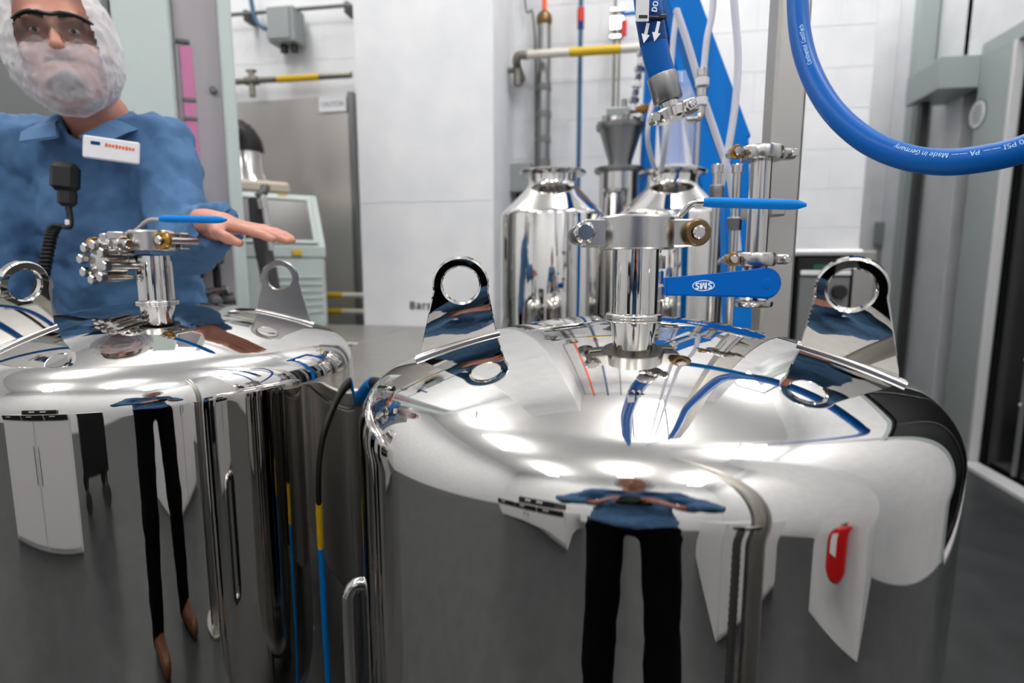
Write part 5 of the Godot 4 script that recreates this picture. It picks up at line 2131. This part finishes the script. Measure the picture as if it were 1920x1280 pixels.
func build_people() -> void:
	# operator beyond the vessel, one hand held flat over its lid
	var fwd := cf(0.42, 0, -0.9).normalized()
	var rgt := Vector3.UP.cross(fwd).normalized()
	var J := {}
	J.neck = cf(-0.955, 1.545, 1.375)
	J.chest = cf(-0.985, 1.34, 1.45)
	J.waist = cf(-1.01, 1.14, 1.52)
	J.hips = cf(-1.03, 0.96, 1.57)
	J.shoulder = [cf(-1.15, 1.485, 1.37), cf(-0.835, 1.49, 1.40)]
	J.elbow = [cf(-1.24, 1.20, 1.40), cf(-0.735, 1.263, 1.30)]
	J.wrist = [cf(-1.20, 0.97, 1.30), cf(-0.577, 1.295, 1.15)]
	J.hip = [cf(-1.12, 0.92, 1.57), cf(-0.94, 0.92, 1.58)]
	J.knee = [cf(-1.13, 0.50, 1.58), cf(-0.93, 0.50, 1.59)]
	J.ankle = [cf(-1.14, 0.09, 1.60), cf(-0.93, 0.09, 1.61)]
	var look := cf(0.50, 0.04, -0.86).normalized()
	var hx := Vector3.UP.cross(look).normalized()
	var hb := Basis(hx, look.cross(hx), look).rotated(look, deg_to_rad(7))
	var head := Transform3D(hb, cf(-0.945, 1.66, 1.27))
	var hand_l := aim(J.wrist[1], cf(-0.41, 1.266, 1.08), Vector3.UP)
	if hand_l.basis.z.dot(cf(0, 0, -1)) < 0.0:
		hand_l.basis.z = -hand_l.basis.z
	var hand_r := aim(J.wrist[0], J.wrist[0] + Vector3(0, -0.1, 0), cf(-1, 0, 0))
	var op := person("person in blue shirt, hair net, beard net and safety glasses holding a hand over vessel", J, head, [[hand_r, 0.3, 0.3], [hand_l, 0.06, 0.5]], true)
	var inv := op.transform.affine_inverse()
	# badge sewn on the shirt and the speaker microphone of a radio, worn by the person
	var bp := inv * at(209, 281, 1.245)
	var bb := Basis(rgt.slerp(cf(1, 0, 0).normalized(), 0.4) * 1.0, Vector3.UP, fwd).orthonormalized()
	if bb.x.dot(cf(1, 0, 0)) < 0.0:
		bb = Basis(-bb.x, bb.y, -bb.z)
	bb = bb.rotated(bb.z, deg_to_rad(-6))
	var bz := bb.z if bb.z.dot(cf(0, 0, -1)) > 0.0 else -bb.z
	bb = Basis(Vector3.UP.cross(bz).normalized(), Vector3.UP, bz).orthonormalized().rotated(bz, deg_to_rad(-6))
	var badge := Node3D.new()
	badge.name = "badge"
	op.add_child(badge, true)
	badge.set_meta("label", "white sewn name patch with a blue mark and red lettering")
	badge.transform = Transform3D(bb, bp)
	var s := Shape.new()
	s.box(Transform3D.IDENTITY, Vector3(0.104, 0.046, 0.009), 0.003)
	obj("patch", s, M.paper, badge)
	s = Shape.new()
	s.box(T(Vector3(-0.028, 0.009, 0.0048)), Vector3(0.017, 0.007, 0.001), 0.0003)
	obj("blue_mark", s, M.band_blue, badge)
	s = Shape.new()
	for k in 9:
		s.box(T(Vector3(-0.008 + 0.0062 * k, 0.008 - 0.0002 * k, 0.0048)), Vector3(0.0044, 0.0062 if k % 3 else 0.008, 0.001), 0.0003)
	obj("red_lettering", s, M.orange, badge)
	var mic := Node3D.new()
	mic.name = "radio_microphone"
	op.add_child(mic, true)
	mic.set_meta("label", "black clip-on radio microphone with a coiled cord")
	var mp := inv * at(122, 332, 1.262)
	s = Shape.new()
	s.box(Transform3D(bb, mp), Vector3(0.052, 0.060, 0.034), 0.010)
	s.box(Transform3D(bb, mp - Vector3(0, 0.042, 0)), Vector3(0.034, 0.040, 0.026), 0.008)
	obj("speaker_head", s, M.black_rubber, mic)
	s = Shape.new()
	s.rod(mp + bb.z * 0.004 - Vector3(0, 0.090, 0), mp + bb.z * 0.004 - Vector3(0, 0.102, 0), 0.0075, 12)
	obj("cord_collar", s, M.white_plastic, mic)
	var coil := []
	var pth := [mp + Vector3(0, -0.06, 0), mp + bb.z * 0.004 + Vector3(0, -0.105, 0), inv * at(100, 430, 1.27), inv * at(80, 520, 1.28), inv * at(60, 590, 1.29), inv * at(50, 660, 1.33)]
	var line := curve(pth, 90)
	for k in line.size():
		var a := k * 0.95
		var amp := 0.0095 if k > 140 else 0.0025
		coil.append(line[k] + bb.x * cos(a) * amp + bb.z * sin(a) * amp)
	s = Shape.new()
	s.tube(coil, 0.0042, 6)
	obj("coiled_cord", s, M.black_rubber, mic)
	# photographer, seen in the polished steel
	var P := {}
	P.neck = cf(-0.03, 1.47, -0.27)
	P.chest = cf(-0.03, 1.26, -0.31)
	P.waist = cf(-0.03, 1.06, -0.25)
	P.hips = cf(-0.03, 0.90, -0.22)
	P.shoulder = [cf(0.16, 1.42, -0.29), cf(-0.22, 1.42, -0.29)]
	P.elbow = [cf(0.30, 1.19, -0.22), cf(-0.36, 1.19, -0.22)]
	P.wrist = [cf(0.155, 1.18, -0.13), cf(-0.155, 1.18, -0.13)]
	P.hip = [cf(0.085, 0.86, -0.20), cf(-0.135, 0.86, -0.20)]
	P.knee = [cf(0.13, 0.47, -0.19), cf(-0.16, 0.47, -0.19)]
	P.ankle = [cf(0.16, 0.09, -0.22), cf(-0.18, 0.09, -0.22)]
	var pl := cf(0.03, -0.45, 0.85).normalized()
	var px := Vector3.UP.cross(pl).normalized()
	var phead := Transform3D(Basis(px, pl.cross(px), pl), cf(-0.02, 1.60, -0.21))
	var hr := aim(P.wrist[0], cf(0.075, 1.235, -0.065), cf(0.9, 0.2, 0.3))
	var hl := aim(P.wrist[1], cf(-0.075, 1.235, -0.065), cf(-0.9, 0.2, 0.3))
	for h in [hr, hl]:
		pass
	if hr.basis.z.y < 0.0:
		hr.basis.z = -hr.basis.z
	if hl.basis.z.y < 0.0:
		hl.basis.z = -hl.basis.z
	person("person with camera in blue shirt and black trousers, mirrored in the polished vessels", P, phead, [[hr, 0.75, 0.2], [hl, 0.75, 0.2]], false)
	var cam := thing("camera", "black camera held in both hands, mirrored in the polished vessel fronts", "camera", cf(0, 1.22, -0.105), YAW)
	s = Shape.new()
	s.box(T(Vector3.ZERO), Vector3(0.135, 0.095, 0.05), 0.012)
	obj("camera_body", s, M.black_rubber, cam)
	s = Shape.new()
	s.box(T(Vector3(0, 0.058, 0)), Vector3(0.055, 0.028, 0.045), 0.008)
	obj("viewfinder", s, M.black_rubber, cam)
	s = Shape.new()
	s.lathe(Transform3D(Basis(Vector3.RIGHT, -PI / 2), Vector3(0, 0, -0.024)), [Vector2(0, 0), Vector2(0.036, 0), Vector2(0.036, 0.04), Vector2(0.039, 0.042), Vector2(0.039, 0.06), Vector2(0.034, 0.06), Vector2(0.03, 0.052), Vector2(0, 0.052)], 32)
	obj("lens_barrel", s, M.black_gloss, cam)
